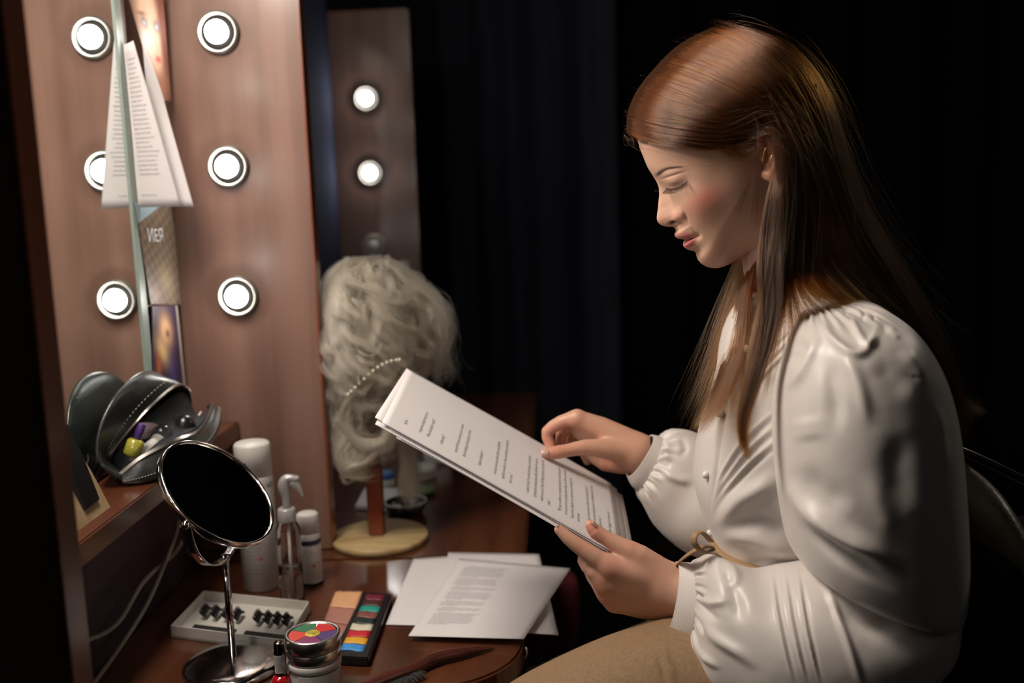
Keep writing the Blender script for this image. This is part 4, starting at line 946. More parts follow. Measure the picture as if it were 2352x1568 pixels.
# upper sleeve
up = [((1850, 712), (1965, 690), .985, .020), ((1832, 728), (2020, 705), .970, .060), ((1818, 765), (2085, 752), .955, .085), ((1800, 830), (2135, 825), .945, .095), ((1785, 900), (2165, 905), .940, .100), ((1782, 980), (2183, 1000), .935, .102), ((1786, 1070), (2193, 1110), .93, .102), ((1796, 1160), (2199, 1220), .93, .102),
      ((1815, 1250), (2200, 1310), .93, .098), ((1848, 1292), (2190, 1385), .93, .090), ((1905, 1318), (2165, 1408), .93, .072), ((1985, 1345), (2135, 1412), .93, .035)]
fu = [([(1965, 705), (1962, 745), (1990, 790), (2010, 770), (2012, 735)], 9, .0065), ([(1880, 720), (1905, 770), (1960, 812), (1995, 800), (2003, 760)], 10, .008), ([(1885, 755), (1868, 800), (1845, 850), (1820, 880), (1796, 868)], 12, .0085), ([(1850, 770), (1838, 810), (1815, 845)], 16, -.006),
      ([(2040, 745), (2058, 770), (2072, 760)], 8, .003), ([(2025, 740), (2038, 770)], 7, -.003), ([(2060, 800), (2095, 830), (2118, 865), (2100, 885)], 17, .0045), ([(2000, 830), (2060, 880), (2100, 900)], 26, -.0035), ([(1920, 790), (1960, 850), (1985, 930), (1995, 990)], 16, .006),
      ([(1900, 800), (1915, 900), (1925, 1010)], 22, -.007), ([(1985, 700), (1982, 740)], 4, -.006), ([(1945, 702), (1940, 730)], 4, -.005), ([(2005, 712), (2008, 740)], 4, -.005),
      ([(1800, 1090), (1850, 1160), (1920, 1215), (2000, 1262), (2080, 1320)], 19, .020), ([(1835, 1190), (1910, 1262), (2000, 1315), (2080, 1360)], 15, -.014), ([(1840, 1060), (1880, 1120), (1960, 1170)], 28, -.007), ([(2130, 900), (2160, 980), (2170, 1100)], 14, .004), ([(1990, 1080), (2030, 1180), (2060, 1260)], 24, .004), ([(2080, 980), (2060, 1080), (2090, 1180)], 30, -.006), ([(1850, 950), (1860, 1020)], 30, .004)]
s1_, G = cloth_part('sleeve', up, fu, 240, 320, 2.2, b1_, amp=.55, wrinkle=[(.05, .06, 17, .0012)])
# forearm sleeve
fo = [((1592, 1300), (1578, 1462), 1.00, .034), ((1612, 1290), (1584, 1500), .985, .046), ((1640, 1284), (1608, 1545), .97, .060), ((1692, 1304), (1660, 1590), .955, .068), ((1750, 1322), (1730, 1620), .945, .078), ((1820, 1308), (1820, 1640), .935, .082), ((1900, 1300), (1920, 1650), .93, .086), ((1990, 1315), (2005, 1595), .93, .086), ((2075, 1335), (2085, 1548), .93, .078), ((2138, 1345), (2148, 1500), .93, .06), ((2180, 1360), (2184, 1440), .93, .03)]
ff = [([(1605, 1300), (1660, 1290), (1690, 1330), (1655, 1350)], 12, .006), ([(1590, 1340), (1620, 1400), (1660, 1430)], 8, -.005), ([(1600, 1395), (1640, 1460), (1700, 1500), (1745, 1545)], 13, .006), ([(1585, 1440), (1610, 1500), (1660, 1540)], 8, .005), ([(1592, 1415), (1620, 1460)], 6, -.005), ([(1590, 1370), (1640, 1385), (1680, 1372)], 10, .005),
      ([(1885, 1310), (1920, 1400), (1955, 1500), (1990, 1600)], 9, .005), ([(1900, 1330), (1980, 1390), (2060, 1400), (2100, 1370)], 22, .006), ([(1900, 1370), (1990, 1430), (2090, 1440)], 24, -.008), ([(2040, 1352), (2090, 1375), (2110, 1395), (2070, 1405)], 9, .007), ([(1665, 1300), (1690, 1380), (1700, 1440)], 16, -.005)]
for k, x in enumerate((1770, 1800, 1830)):
    ff.append(([(x, 1300), (x+14, 1400), (x+32, 1490), (x+55, 1580)], 3.2, .0030)); ff.append(([(x+9, 1300), (x+23, 1400), (x+41, 1490), (x+64, 1580)], 4.0, -.0022))
s2_, G = cloth_part('sleeve', fo, ff, 260, 300, 2.2, b1_, amp=.75, wrinkle=[(.05, .05, 20, .0014)])
# cuffs
def cuff(st, name='cuff', m=120):
    G = loft(st, 14, m, 2.1); v, f = solid(np.concatenate([G, G[:, :1]], 1), .0022); o = mesh(name, v, f, 'satin', b1_, True)
    L = G[1]; prt = []; Pn = L + gnormals(G, True)[1]*np.sign((gnormals(G, True)[1]*(L-L.mean(0))).sum())*.0013
    for i in range(0, m, 2): prt.append(tube([Pn[i], (Pn[i]+Pn[(i+1) % m])/2], .00025, 3))
    v, f = join(prt); t_ = mesh('stitching', v, f, 'thread', b1_); t_['kind'] = 'stuff'
cuff([((1558, 1296), (1528, 1442), 1.022, .032), ((1575, 1298), (1545, 1456), 1.014, .034), ((1596, 1300), (1578, 1466), 1.003, .036)])
cuff([((1500, 1002), (1440, 1090), 1.245, .030), ((1512, 1004), (1450, 1110), 1.246, .032), ((1530, 1010), (1468, 1128), 1.248, .034)])
# far sleeve
far = [((1522, 1006), (1462, 1122), 1.246, .034), ((1545, 990), (1468, 1140), 1.248, .045), ((1580, 990), (1480, 1165), 1.25, .055), ((1620, 1005), (1500, 1200), 1.25, .062), ((1660, 1030), (1535, 1235), 1.24, .066), ((1700, 1050), (1580, 1265), 1.23, .066), ((1745, 1050), (1640, 1275), 1.21, .06), ((1800, 1000), (1720, 1200), 1.19, .05), ((1830, 900), (1760, 1000), 1.17, .05), ((1840, 800), (1790, 840), 1.15, .05)]
s3_, G = cloth_part('sleeve', far, [([(1540, 1010), (1530, 1040), (1545, 1060)], 8, .004), ([(1510, 1080), (1560, 1100), (1600, 1110)], 10, .005), ([(1500, 1060), (1540, 1075)], 5, -.004), ([(1560, 1000), (1575, 1030), (1555, 1050)], 7, -.003)], 120, 160, 2.1, b1_, wrinkle=[(.08, .07, 20, .0022)])
# buttons
def bill(px, py, y, r, name, m, par, hh=.5):
    c = Y(px, py, y); n_ = nrm(CAM-c+np.array([-.35, 0, 0])); v, f = at_axis([(.0001, 0), (r*.8, 0), (r, r*.25), (r*.85, r*.6), (r*.4, r*.85), (.0001, r*.9)], c, c+n_, 16); mesh(name, v, f, m, par, True)
def on_grid(G, px, py):
    q = proj(G); N = outward(G, gnormals(G, True)); vis = ((CAM-G)*N).sum(-1) > 0; dd = ((q-np.array([px, py]))**2).sum(-1) + (~vis)*1e6; i = np.unravel_index(np.argmin(dd), dd.shape); return G[i], N[i]
Gt2 = loft(trunk, 300, 360, 2.1)
for (px, py) in ((1714, 800), (1655, 948), (1622, 1090), (1626, 1226), (1736, 680)):
    p, n_ = on_grid(Gt, px, py); p = p + nrm(CAM-p)*.004; r = .0040
    v, f = at_axis([(.0001, -.002), (r*.8, -.002), (r, r*.25), (r*.85, r*.6), (r*.4, r*.85), (.0001, r*.9)], p, p+nrm(n_+nrm(CAM-p)), 16); mesh('button', v, f, 'button', b1_, True)
# belt ribbon and bow
bel = cr(np.array([(lambda t: t[0]+nrm(CAM-t[0])*.004)(on_grid(Gt, *q)) for q in ((1632, 1240), (1660, 1268), (1700, 1292), (1745, 1306), (1800, 1318), (1840, 1322))]), 40)
belt = thing('belt', '', ''); belt.parent = person
bpl = world_loc(person); belt.location = (0, 0, 0)
mesh('waist_ribbon', *tube(bel, .0062, 12, flat=.28), 'ribbon', belt, True)
lp = cr(np.array([Y(1632, 1242, .985), Y(1612, 1222, .972), Y(1596, 1228, .965), Y(1594, 1246, .962), Y(1608, 1262, .964), Y(1624, 1268, .970), Y(1636, 1262, .978)]), 40)
mesh('bow_loop', *tube(lp, .0042, 10, flat=.30), 'ribbon', belt, True)
lp = cr(np.array([Y(1636, 1256, .978), Y(1612, 1256, .972), Y(1582, 1272, .985), Y(1562, 1288, 1.02), Y(1550, 1304, 1.055), Y(1546, 1330, 1.08)]), 30)
mesh('ribbon_end', *tube(lp, .0042, 10, flat=.30), 'ribbon', belt, True)
# trousers: near thigh, far thigh, lap fold
th1 = [((1100, 1640), (1120, 1900), .99, .07), ((1200, 1572), (1240, 1880), .99, .075), ((1350, 1500), (1400, 1850), .99, .08), ((1460, 1462), (1530, 1830), .99, .085), ((1600, 1430), (1680, 1820), .995, .095), ((1800, 1420), (1850, 1820), 1.0, .105), ((2050, 1420), (2050, 1800), 1.0, .11), ((2150, 1500), (2140, 1750), 1.0, .08)]
tr, G = cloth_part('trousers', th1, [([(1520, 1470), (1528, 1510), (1560, 1580)], 6, .004), ([(1512, 1480), (1520, 1530), (1545, 1600)], 5, -.004)], 120, 120, 2.3, person, 'trouser')
th2 = [((1200, 1560), (1230, 1750), 1.17, .07), ((1400, 1480), (1440, 1700), 1.17, .08), ((1650, 1400), (1680, 1680), 1.16, .09), ((1900, 1400), (1900, 1680), 1.14, .1), ((2100, 1450), (2080, 1650), 1.12, .07)]
cloth_part('trouser_leg', th2, [], 60, 60, 2.2, tr, 'trouser')
def leg_tube(y, x):
    k = on_y(1130, 1700, .99); P = cr(np.array([[.44+x, y, .60], [.43+x, y, .55], [.47+x, y, .35], [.50+x, y, .10]]), 20); mesh('trouser_leg', *tube(P, cr(np.array([.062, .066, .055, .042]), 20), 24), 'trouser', tr, True)
    v, f = box((.40+x, y-.04, .0), (.60+x, y+.04, .085), .02); mesh('shoe', v, f, 'black_plastic', person, True)
leg_tube(.985, .02); leg_tube(1.16, .05)

# ------------------------------------------------------------------ hair
def guides(L): return np.array([[on_y(*p) for p in g] for g in L])
SH = guides([
 [(1446, 304, 1.076), (1480, 322, 1.045), (1550, 336, 1.017), (1640, 340, 1.003), (1715, 318, .996), (1768, 300, .984), (1788, 345, .980), (1790, 440, .980), (1772, 560, .970), (1745, 720, .950), (1712, 900, .925), (1712, 1035, .915)],
 [(1446, 288, 1.076), (1485, 300, 1.045), (1560, 313, 1.014), (1655, 318, .999), (1725, 302, .993), (1774, 300, .983), (1795, 350, .978), (1800, 450, .978), (1790, 570, .968), (1765, 720, .948), (1725, 890, .925), (1705, 1010, .915)],
 [(1449, 256, 1.076), (1500, 270, 1.040), (1585, 286, 1.009), (1670, 295, .996), (1735, 293, .990), (1784, 308, .982), (1806, 370, .977), (1814, 470, .978), (1806, 590, .968), (1786, 720, .950), (1748, 860, .930), (1716, 960, .918)],
 [(1471, 208, 1.076), (1540, 228, 1.032), (1625, 255, 1.003), (1700, 275, .991), (1755, 292, .987), (1800, 325, .981), (1822, 400, .978), (1835, 500, .980), (1838, 590, .972), (1862, 660, .968), (1930, 705, .965), (2000, 740, .965)],
 [(1512, 157, 1.076), (1590, 180, 1.028), (1680, 218, .999), (1745, 252, .989), (1790, 290, .985), (1820, 345, .981), (1842, 430, .980), (1862, 530, .985), (1900, 620, .985), (1975, 700, .985), (2060, 775, .99), (2120, 860, 1.0)],
 [(1564, 108, 1.076), (1655, 135, 1.028), (1735, 185, 1.000), (1790, 240, .991), (1825, 300, .987), (1848, 375, .984), (1870, 470, .988), (1905, 565, .995), (1965, 650, 1.00), (2055, 755, 1.005), (2130, 860, 1.01), (2170, 970, 1.015)],
 [(1636, 70, 1.077), (1722, 105, 1.032), (1795, 165, 1.010), (1845, 240, 1.000), (1875, 325, .996), (1900, 420, .996), (1935, 520, 1.00), (1985, 610, 1.01), (2060, 720, 1.015), (2130, 830, 1.02), (2180, 930, 1.025), (2195, 1010, 1.03)],
 [(1680, 65, 1.078), (1770, 92, 1.045), (1845, 155, 1.030), (1893, 240, 1.020), (1922, 335, 1.018), (1955, 440, 1.020), (2000, 540, 1.025), (2055, 630, 1.03), (2120, 745, 1.03), (2170, 850, 1.03), (2215, 920, 1.035), (2262, 946, 1.04)],
 [(1690, 65, 1.079), (1785, 88, 1.085), (1858, 148, 1.080), (1910, 240, 1.075), (1940, 340, 1.072), (1975, 445, 1.072), (2022, 548, 1.072), (2075, 642, 1.07), (2132, 750, 1.07), (2178, 860, 1.06), (2200, 950, 1.055), (2208, 1010, 1.05)],
])
def prefix(S, y, k=34):
    q = proj(S[:, 0]); c = np.array([1700, 330.]); d = c-q; d /= np.linalg.norm(d, axis=1)[:, None]; q = q+d*k
    return np.concatenate([np.array([on_y(a, b, y) for a, b in q])[:, None], S], 1)
SH = prefix(SH, 1.122)
def sheet_eval(S, s, t_n):
    A = cr(S.transpose(1, 0, 2), S.shape[1]); k = S.shape[0]
    i = np.clip((s*(k-1)).astype(int), 0, k-2); f = (s*(k-1)-i)[:, None, None]
    p0 = S[np.clip(i-1, 0, k-1)]; p1 = S[i]; p2 = S[i+1]; p3 = S[np.clip(i+2, 0, k-1)]
    P = .5*((2*p1)+(-p0+p2)*f+(2*p0-5*p1+4*p2-p3)*f*f+(-p0+3*p1-3*p2+p3)*f**3); return cr(P.transpose(1, 0, 2), t_n).transpose(1, 0, 2)
def grow(S, n, k=34, thick=.006, clump=.004, fuzz=.0012, shrink=.18, off=(0, 0, 0), wave=0, wl=6, nclump=140, s0=0, s1=1, t0=0, t1=1, free=1.0):
    cs = rng.uniform(s0, s1, nclump); s = rng.uniform(s0, s1, n); ci = np.argmin(np.abs(s[:, None]-cs[None]), 1)
    P = sheet_eval(S, s, 200); PC = sheet_eval(S, cs, 200); t = np.linspace(0, 1, 200)[None, :, None]
    P = push(P); PC = push(PC)
    P = P*(1-clump_w(t)*free*.6) + PC[ci]*clump_w(t)*free*.6
    coff = rng.normal(0, 1, (nclump, 3)); ph = rng.uniform(0, 6.28, (nclump, 3)); dep = rng.uniform(0, 1, n)[:, None, None]
    P = P + coff[ci][:, None]*clump*(t*.9+.1) + rng.normal(0, 1, (n, 1, 3))*fuzz*(.3+t*1.3) + np.array([0, 1, 0])*dep*thick*np.clip(t*3-.6, 0, 1)
    P = P + (wave*np.sin(t*wl*6.28*rng.uniform(.8, 1.2, (n, 1, 1)) + ph[ci][:, None]))
    P = P + np.sin(t*rng.uniform(3, 9, (n, 1, 1))+rng.uniform(0, 6, (n, 1, 1)))*rng.normal(0, 1, (n, 1, 3))*fuzz*.8*t
    P = P + np.array(off); te = t1 - shrink*rng.uniform(0, 1, n)**2.0
    q = t0 + (te[:, None]-t0)*(np.linspace(0, 1, k)**1.5)[None]; x = q*199; i = np.clip(x.astype(int), 0, 198); f = (x-i)[..., None]; r = np.arange(n)[:, None]
    return P[r, i]*(1-f)+P[r, i+1]*f
def push(P, m=.0042, sc=1.030):
    P = P.copy(); r = P-HC; ang = np.arctan2(r[..., 2], -r[..., 0]); q = np.hypot(r[..., 0], r[..., 2])/(per(ab, rb, ang.ravel()).reshape(ang.shape)*sc)
    tz_ = r[..., 0]*upv[0]+r[..., 2]*upv[1]; w = np.clip((tz_+.055)/.02, 0, 1); need = (W0+m)*np.sqrt(np.clip(1-q**2.5, 0, 1))*w
    sgn = np.where(P[..., 1] > HY, 1, -1); P[..., 1] = HY + sgn*np.maximum(np.abs(P[..., 1]-HY), need); return P
def clump_w(t): return np.clip((t-.25)/.75, 0, 1)**1.2
hair_o = thing('hair', '', ''); hair_o.parent = person
MT['scalp'] = mat('hair_mass', (.030, .012, .005), .9, spec=.03)
def hair_base(S, name, inn, thick, c0=0, c1=1.0):
    g = sheet_eval(S, np.linspace(0, 1, 60), 80); g = push(g, -.002, .985)[:, int(c0*79):int(c1*79)+1]; g = g + np.array(inn)*np.clip(np.linspace(0, 2, g.shape[1]), 0, 1)[None, :, None]; v, f = solid(g, thick); mesh(name, v, f, 'scalp', hair_o, True)
hair_base(SH, 'hair_mass', (0, .010, -.0015), .006, 0, .80)
# scalp cap over both sides of the skull
strands('hair_strands', grow(SH, 9500, 54, .007, .0018, .0008, .16, (0, -.002, 0), nclump=260), .00011, 'hair', hair_o)
strands('hair_strands', grow(SH, 3500, 46, .022, .005, .0020, .25, (0, .008, 0), nclump=120, s0=.30), .00013, 'hair', hair_o)
# the far half of the head, mirrored
SM = SH.copy(); SM[:, :, 1] = 2*HY+.004 - SM[:, :, 1]; SM[:3, 8:, 0] -= .01
strands('hair_strands', grow(SM, 2500, 44, .004, .003, .0010, .2, (0, 0, .001), nclump=120, t0=.072, t1=.62), .00014, 'hair', hair_o)
# back curtain of hair down to the chair
SB = guides([[(1850, 200, 1.02), (1880, 330, 1.01), (1905, 450, 1.01), (1950, 570, 1.02), (2020, 690, 1.04), (2090, 800, 1.05), (2150, 910, 1.05), (2185, 1010, 1.05)], [(1870, 200, 1.10), (1925, 330, 1.10), (1970, 450, 1.10), (2030, 570, 1.10), (2095, 690, 1.10), (2150, 800, 1.09), (2185, 900, 1.08), (2205, 1010, 1.07)]])
strands('hair_strands', grow(SB, 2600, 30, .02, .007, .003, .3, nclump=80), .00013, 'hair', hair_o)
g = sheet_eval(SB, np.linspace(0, 1, 20), 50)[:, :44]; v, f = solid(g, .02); mesh('hair_mass', v, f, 'scalp', hair_o, True)
# front strands hanging on the far side of the neck
SF = guides([[(1735, 540, 1.10), (1718, 600, 1.10), (1702, 660, 1.095), (1694, 720, 1.08), (1680, 800, 1.06), (1655, 880, 1.03), (1628, 940, 1.01), (1603, 985, 1.00)],
             [(1755, 540, 1.06), (1740, 600, 1.05), (1722, 660, 1.03), (1716, 720, 1.01), (1708, 790, .99), (1682, 870, .975), (1650, 935, .965), (1612, 990, .96)]])
strands('hair_strands', grow(SF, 1500, 30, .010, .0030, .0016, .30, nclump=40), .00011, 'hair', hair_o)
SF2 = guides([[(1720, 545, 1.12), (1700, 600, 1.13), (1685, 660, 1.14), (1665, 730, 1.14), (1648, 800, 1.13), (1632, 860, 1.12), (1618, 905, 1.11), (1606, 950, 1.10)], [(1745, 545, 1.10), (1728, 600, 1.11), (1706, 660, 1.11), (1690, 730, 1.10), (1672, 800, 1.09), (1650, 870, 1.07), (1632, 920, 1.06), (1610, 970, 1.05)]])
strands('hair_strands', grow(SF2, 700, 30, .010, .009, .006, .55, nclump=60), .00010, 'hair', hair_o)
# side lock in front of the ear down to the chest
SL = guides([[(1782, 372, .992), (1762, 450, .982), (1747, 540, .975), (1742, 620, .962), (1748, 700, .95), (1742, 780, .938), (1722, 870, .925), (1704, 950, .918), (1706, 1010, .915), (1722, 1052, .915)], [(1800, 360, .985), (1796, 440, .975), (1797, 540, .968), (1798, 620, .957), (1794, 700, .946), (1774, 790, .934), (1742, 880, .922), (1716, 960, .914), (1712, 1010, .912), (1722, 1052, .912)]])
strands('hair_strands', grow(SL, 1500, 34, .008, .0016, .0011, .35, nclump=36), .00011, 'hair', hair_o)
# temple wisps
ST = guides([[(1640, 336, 1.000), (1665, 352, .999), (1695, 360, .998), (1725, 352, .996), (1745, 335, .994)], [(1690, 330, .996), (1705, 345, .996), (1722, 352, .995), (1738, 345, .993), (1748, 330, .992)]])
strands('hair_strands', grow(ST, 170, 18, .0, .0025, .002, .5, nclump=20), .00007, 'hair', hair_o)
# flyaways
Fw = grow(SH, 260, 36, .004, .010, .012, .5, (0, -.003, .002), nclump=200); strands('flyaway_hair', Fw, .00006, 'hair', hair_o)
Fw = grow(SB, 120, 30, .02, .012, .016, .3, (.004, 0, 0), nclump=80); strands('flyaway_hair', Fw, .00006, 'hair', hair_o)
e = [on_y(1452, 300, 1.08), on_y(1440, 305, 1.075), on_y(1443, 320, 1.07), on_y(1455, 335, 1.065)]
pth = np.array([cr(np.array(e)+rng.normal(0, .0025, (4, 3)), 12) for i in range(14)]); strands('flyaway_hair', pth, .00007, 'hair', hair_o)

# ------------------------------------------------------------------ the script in her hands
Pc = np.array([[.376, 1.259, 1.072], [.628, 1.271, .914], [.627, 1.062, .897], [.376, 1.049, 1.055]])   # far-left, far-right, near-right, near-left
nP = nrm(np.cross(Pc[1]-Pc[0], Pc[3]-Pc[0])); nP = nP*np.sign(np.dot(nP, CAM-Pc[0]))
def held(label, shift, dz, rot_, bow):
    C0 = Pc.mean(0); e1 = nrm(Pc[1]-Pc[0]); e2 = nrm(Pc[3]-Pc[0]); Q = []
    for p in Pc:
        q = p-C0; a_1, a_2 = q@e1, q@e2; c, s = math.cos(rot_), math.sin(rot_); Q.append(C0 + e1*(a_1*c-a_2*s+shift[0]) + e2*(a_1*s+a_2*c+shift[1]) - nP*dz)
    TL, TR, BR, BL = Q; nu, nv = 40, 30; u = np.linspace(0, 1, nu)[None, :, None]; w = np.linspace(0, 1, nv)[:, None, None]
    G = (TL*(1-u)+TR*u)*(1-w)+(BL*(1-u)+BR*u)*w
    G = G + nP*(bow*(np.sin(np.pi*w)*.6 - .9*np.clip((w-.80)/.20, 0, 1)**2) + .0015*np.sin(2.5*u+w))
    G = G - nP*(.0040*np.exp(-((u-.60)/.07)**2-(w/.14)**2))*0
    v, f = solid(G, .0003); o = mesh('script_sheet', v, f, 'paper', None, True); tag(o, label, 'paper', None); return o, G
Ls = ['lowest sheet of the held script, its corner showing farthest right', 'held script sheet second from the bottom, edge showing at lower left', 'middle held script sheet, corner stepping out beside the right thumb', 'held script sheet just under the top one, left corner sticking out']
held(Ls[0], (.020, .004), .0052, -.010, .002)[0].data.materials[0] = MT['paper']
held(Ls[1], (-.004, .006), .0040, .014, .002); held(Ls[2], (.010, -.001), .0028, -.004, .002); held(Ls[3], (-.006, -.002), .0014, .030, .002)
top, GT = held('top sheet of the held script, printed with large-spaced dialogue', (0, 0), 0, 0, .002)
lines = [(.075, .10, 'tell me."', .06), (.135, .70, 'a single man of large fortune; four or', 0), (.170, .50, 'What a fine thing for our girls!"', 0), (.225, .30, 'it affect them?"', 0), (.285, .75, 'my dear Mr. Bennet, how can you be so tiresome!', 0), (.320, .70, 'that I am thinking of his marrying one of them."', 0),
         (.385, .35, 'design in settling here?"', 0), (.450, .85, 'nonsense, how can you talk so! But it is very likely that', 0), (.485, .9, 'may fall in love with one of them, and therefore you must visit him', 0), (.517, .2, 'as he comes."', 0), (.590, .8, 'occasion for that. You and the girls may go, or you may send', 0), (.622, .8, 'by themselves, which perhaps will be still better, for as you are', 0), (.652, .8, 'handsome as any of them, Mr. Bingley may like you the best of the', 0), (.682, .1, 'party."', 0),
         (.730, .8, '"My dear, you flatter me. I certainly have had my share of beauty, but I', 0), (.757, .8, 'do not pretend to be anything extraordinary now. When a woman has', 0), (.784, .8, 'five grown-up daughters, she ought to give over thinking of her', 0), (.811, .2, 'own beauty."', 0), (.858, .8, '"In such cases, a woman has not often much beauty to think of."', 0), (.884, .8, '"But, my dear, you must indeed go and see Mr. Bingley when he comes', 0), (.910, .3, 'into the neighbourhood."', 0), (.953, .5, '"It is more than I engage for, I assure you."', 0)]
Gp = GT[::-1].transpose(1, 0, 2)      # rows run down the page, columns from the near edge to the far edge
text_block('printed_text', top, Gp, [(s, .115, u_+.008) for u_, _, s, _ in lines], .0058, 'ink', .0006, .80, nsign=np.sign((gnormals(Gp)[10, 10]*nP).sum()))

# ------------------------------------------------------------------ chair behind her
ch = thing('armchair', 'dark leather armchair with chrome trim behind the seated person', 'chair', (.95, 1.08, 0))
bk = [((2215, 1062), (2190, 1090), 1.0, .02), ((2240, 1085), (2165, 1110), 1.02, .10), ((2252, 1150), (2160, 1180), 1.04, .17), ((2270, 1190), (2160, 1260), 1.05, .19), ((2330, 1215), (2162, 1350), 1.05, .19), ((2420, 1260), (2165, 1500), 1.05, .2), ((2440, 1500), (2165, 1700), 1.05, .2)]
G = loft(bk, 60, 80, 2.3); V, Fc = ring_mesh(G); mesh('backrest', V, Fc, 'chair_leather', ch, True)
sb = [((2352, 1210), (2262, 1262), .93, .03), ((2400, 1205), (2232, 1300), .93, .05), ((2450, 1260), (2218, 1370), .93, .06), ((2470, 1400), (2205, 1500), .93, .06), ((2470, 1600), (2190, 1650), .93, .06)]
G = loft(sb, 50, 70, 2.5); V, Fc = ring_mesh(G); mesh('side_cushion', V, Fc, 'chair_dark', ch, True)
mesh('chrome_rail', *tube(cr(np.array([on_y(2190, 1030, 1.0), on_y(2225, 1042, 1.0), on_y(2290, 1072, 1.0), on_y(2360, 1106, 1.0), on_y(2460, 1150, 1.0)]), 30), .0045, 12), 'black_plastic', ch, True)
mesh('chrome_trim', *tube(cr(np.array([on_y(2246, 1130, .97), on_y(2246, 1160, .965), on_y(2258, 1185, .96), on_y(2285, 1202, .955), on_y(2340, 1210, .95)]), 30), .0028, 10), 'chrome', ch, True)
v, f = box((.62, .86, .56), (1.02, 1.30, .66), .03); mesh('seat', v, f, 'chair_dark', ch, True)
mesh('pedestal', *lathe([(.0001, 0), (.24, 0), (.24, .02), (.05, .05), (.035, .08), (.035, .56)], 40, (.93, 1.08, 0)), 'chrome', ch, True)
rc = thing('side_chair', 'dark red upholstered chair half hidden behind the table corner', 'chair', (.66, 1.75, 0))
rb_ = [((1210, 1340), (1300, 1310), 1.72, .03), ((1205, 1370), (1328, 1335), 1.72, .035), ((1205, 1430), (1332, 1400), 1.72, .035), ((1205, 1475), (1322, 1460), 1.72, .035), ((1210, 1490), (1300, 1485), 1.72, .03)]
G = loft(rb_, 40, 60, 3.0); V, Fc = ring_mesh(G); mesh('backrest', V, Fc, 'red_cloth', rc, True)
v, f = box((.52, 1.50, .38), (.74, 1.74, .44), .015); mesh('seat', v, f, 'red_cloth', rc, True)
for (x, y) in ((.54, 1.52), (.72, 1.52), (.54, 1.73), (.72, 1.73)): mesh('leg', *tube([(x, y, 0), (x, y, .385 if y < 1.6 else .50)], .010, 10), 'black_plastic', rc, True)
st = thing('wire_basket_handle', 'chrome hoop below the rounded table corner', 'hook', on_y(1200, 1505, 1.30))
mesh('hoop', *tube(cr(np.array([on_y(1196, 1478, 1.27), on_y(1207, 1490, 1.265), on_y(1208, 1505, 1.26), on_y(1196, 1520, 1.255), on_y(1170, 1530, 1.25)]), 20), .0022, 8), 'chrome', st, True)

# ------------------------------------------------------------------ wig on its stand
wc_ = np.array([.277, 1.535, .7505])
t = thing('wig_stand', 'wooden wig stand with a pale round base and red-brown post on the far table', 'stand', wc_)
mesh('base', *lathe([(.0001, 0), (.0735, 0), (.0755, .002), (.0757, .008), (.0740, .0105), (.0001, .011)], 72, wc_), 'stand_wood', t, True)
v, f = box((wc_[0]-.016, wc_[1]-.011, .7612), (wc_[0]+.008, wc_[1]+.011, .875), .002); mesh('post', v, f, 'stand_post', t)
yw = 1.555
wb = [((800, 592), (880, 590), yw, .04), ((768, 625), (935, 625), yw, .075), ((758, 690), (975, 690), yw, .09), ((752, 770), (995, 780), yw, .095), ((758, 840), (980, 850), yw, .09), ((775, 900), (930, 900), yw, .075), ((775, 960), (905, 960), yw, .065), ((780, 1020), (900, 1015), yw, .06), ((790, 1070), (880, 1070), yw, .045), ((815, 1100), (860, 1100), yw, .02)]
wg = thing('wig', 'pale silver-blond curly wig hanging on the wooden stand', 'wig', (wc_[0], yw, .875))
G = loft(wb, 60, 70, 2.0); G = G.mean(1, keepdims=True) + (G-G.mean(1, keepdims=True))*.86; V, Fc = ring_mesh(G); mesh('wig_cap', V, Fc, mat('wig_mass', (.16, .135, .095), .8), wg, True)
def wig_sheet(n, k, lo_, hi_, amp, curl, rad, front=True):
    Gs = loft(wb, 80, 120, 2.0); c = Gs.mean(1, keepdims=True); out_ = []
    th_ = rng.uniform(0, 1, n); t_a = rng.uniform(0, .25, n) if lo_ < 0 else rng.uniform(lo_, hi_, n); ln = rng.uniform(.25, .6, n)
    for i in range(n):
        tt = np.clip(np.linspace(t_a[i], t_a[i]+ln[i], k), 0, .995)*79; ii = tt.astype(int); a_i = (th_[i]*120 + amp*np.sin(np.linspace(0, 5, k)+th_[i]*40)*6) % 120; j = a_i.astype(int)
        P = Gs[np.clip(ii, 0, 79), j]; cc_1 = c[np.clip(ii, 0, 79), 0]; rr = 1+rng.normal(0, .035)+.05*np.sin(np.linspace(0, 8, k)+th_[i]*25)
        P = cc_1 + (P-cc_1)*np.reshape(rr, (-1, 1)); ph_ = int(th_[i]*34)*1.7 + int(t_a[i]*9)*2.1 + rng.normal(0, .25); s_ = np.linspace(0, curl*6.28, k)+ph_
        kk = np.ones(9)/9; P = np.stack([np.convolve(np.pad(P[:, q], 4, 'edge'), kk, 'valid') for q in range(3)], 1)
        P = P + curl_amp(k)[:, None]*np.stack([np.cos(s_), np.sin(s_), np.sin(s_*1.0+1)*.8], 1)*rad; out_.append(P)
    return np.array(out_)
def curl_amp(k): return np.linspace(.3, 1, k)
strands('wig_hair', wig_sheet(3400, 30, -1, 0, .8, 2.6, .009), .00026, 'wighair', wg)
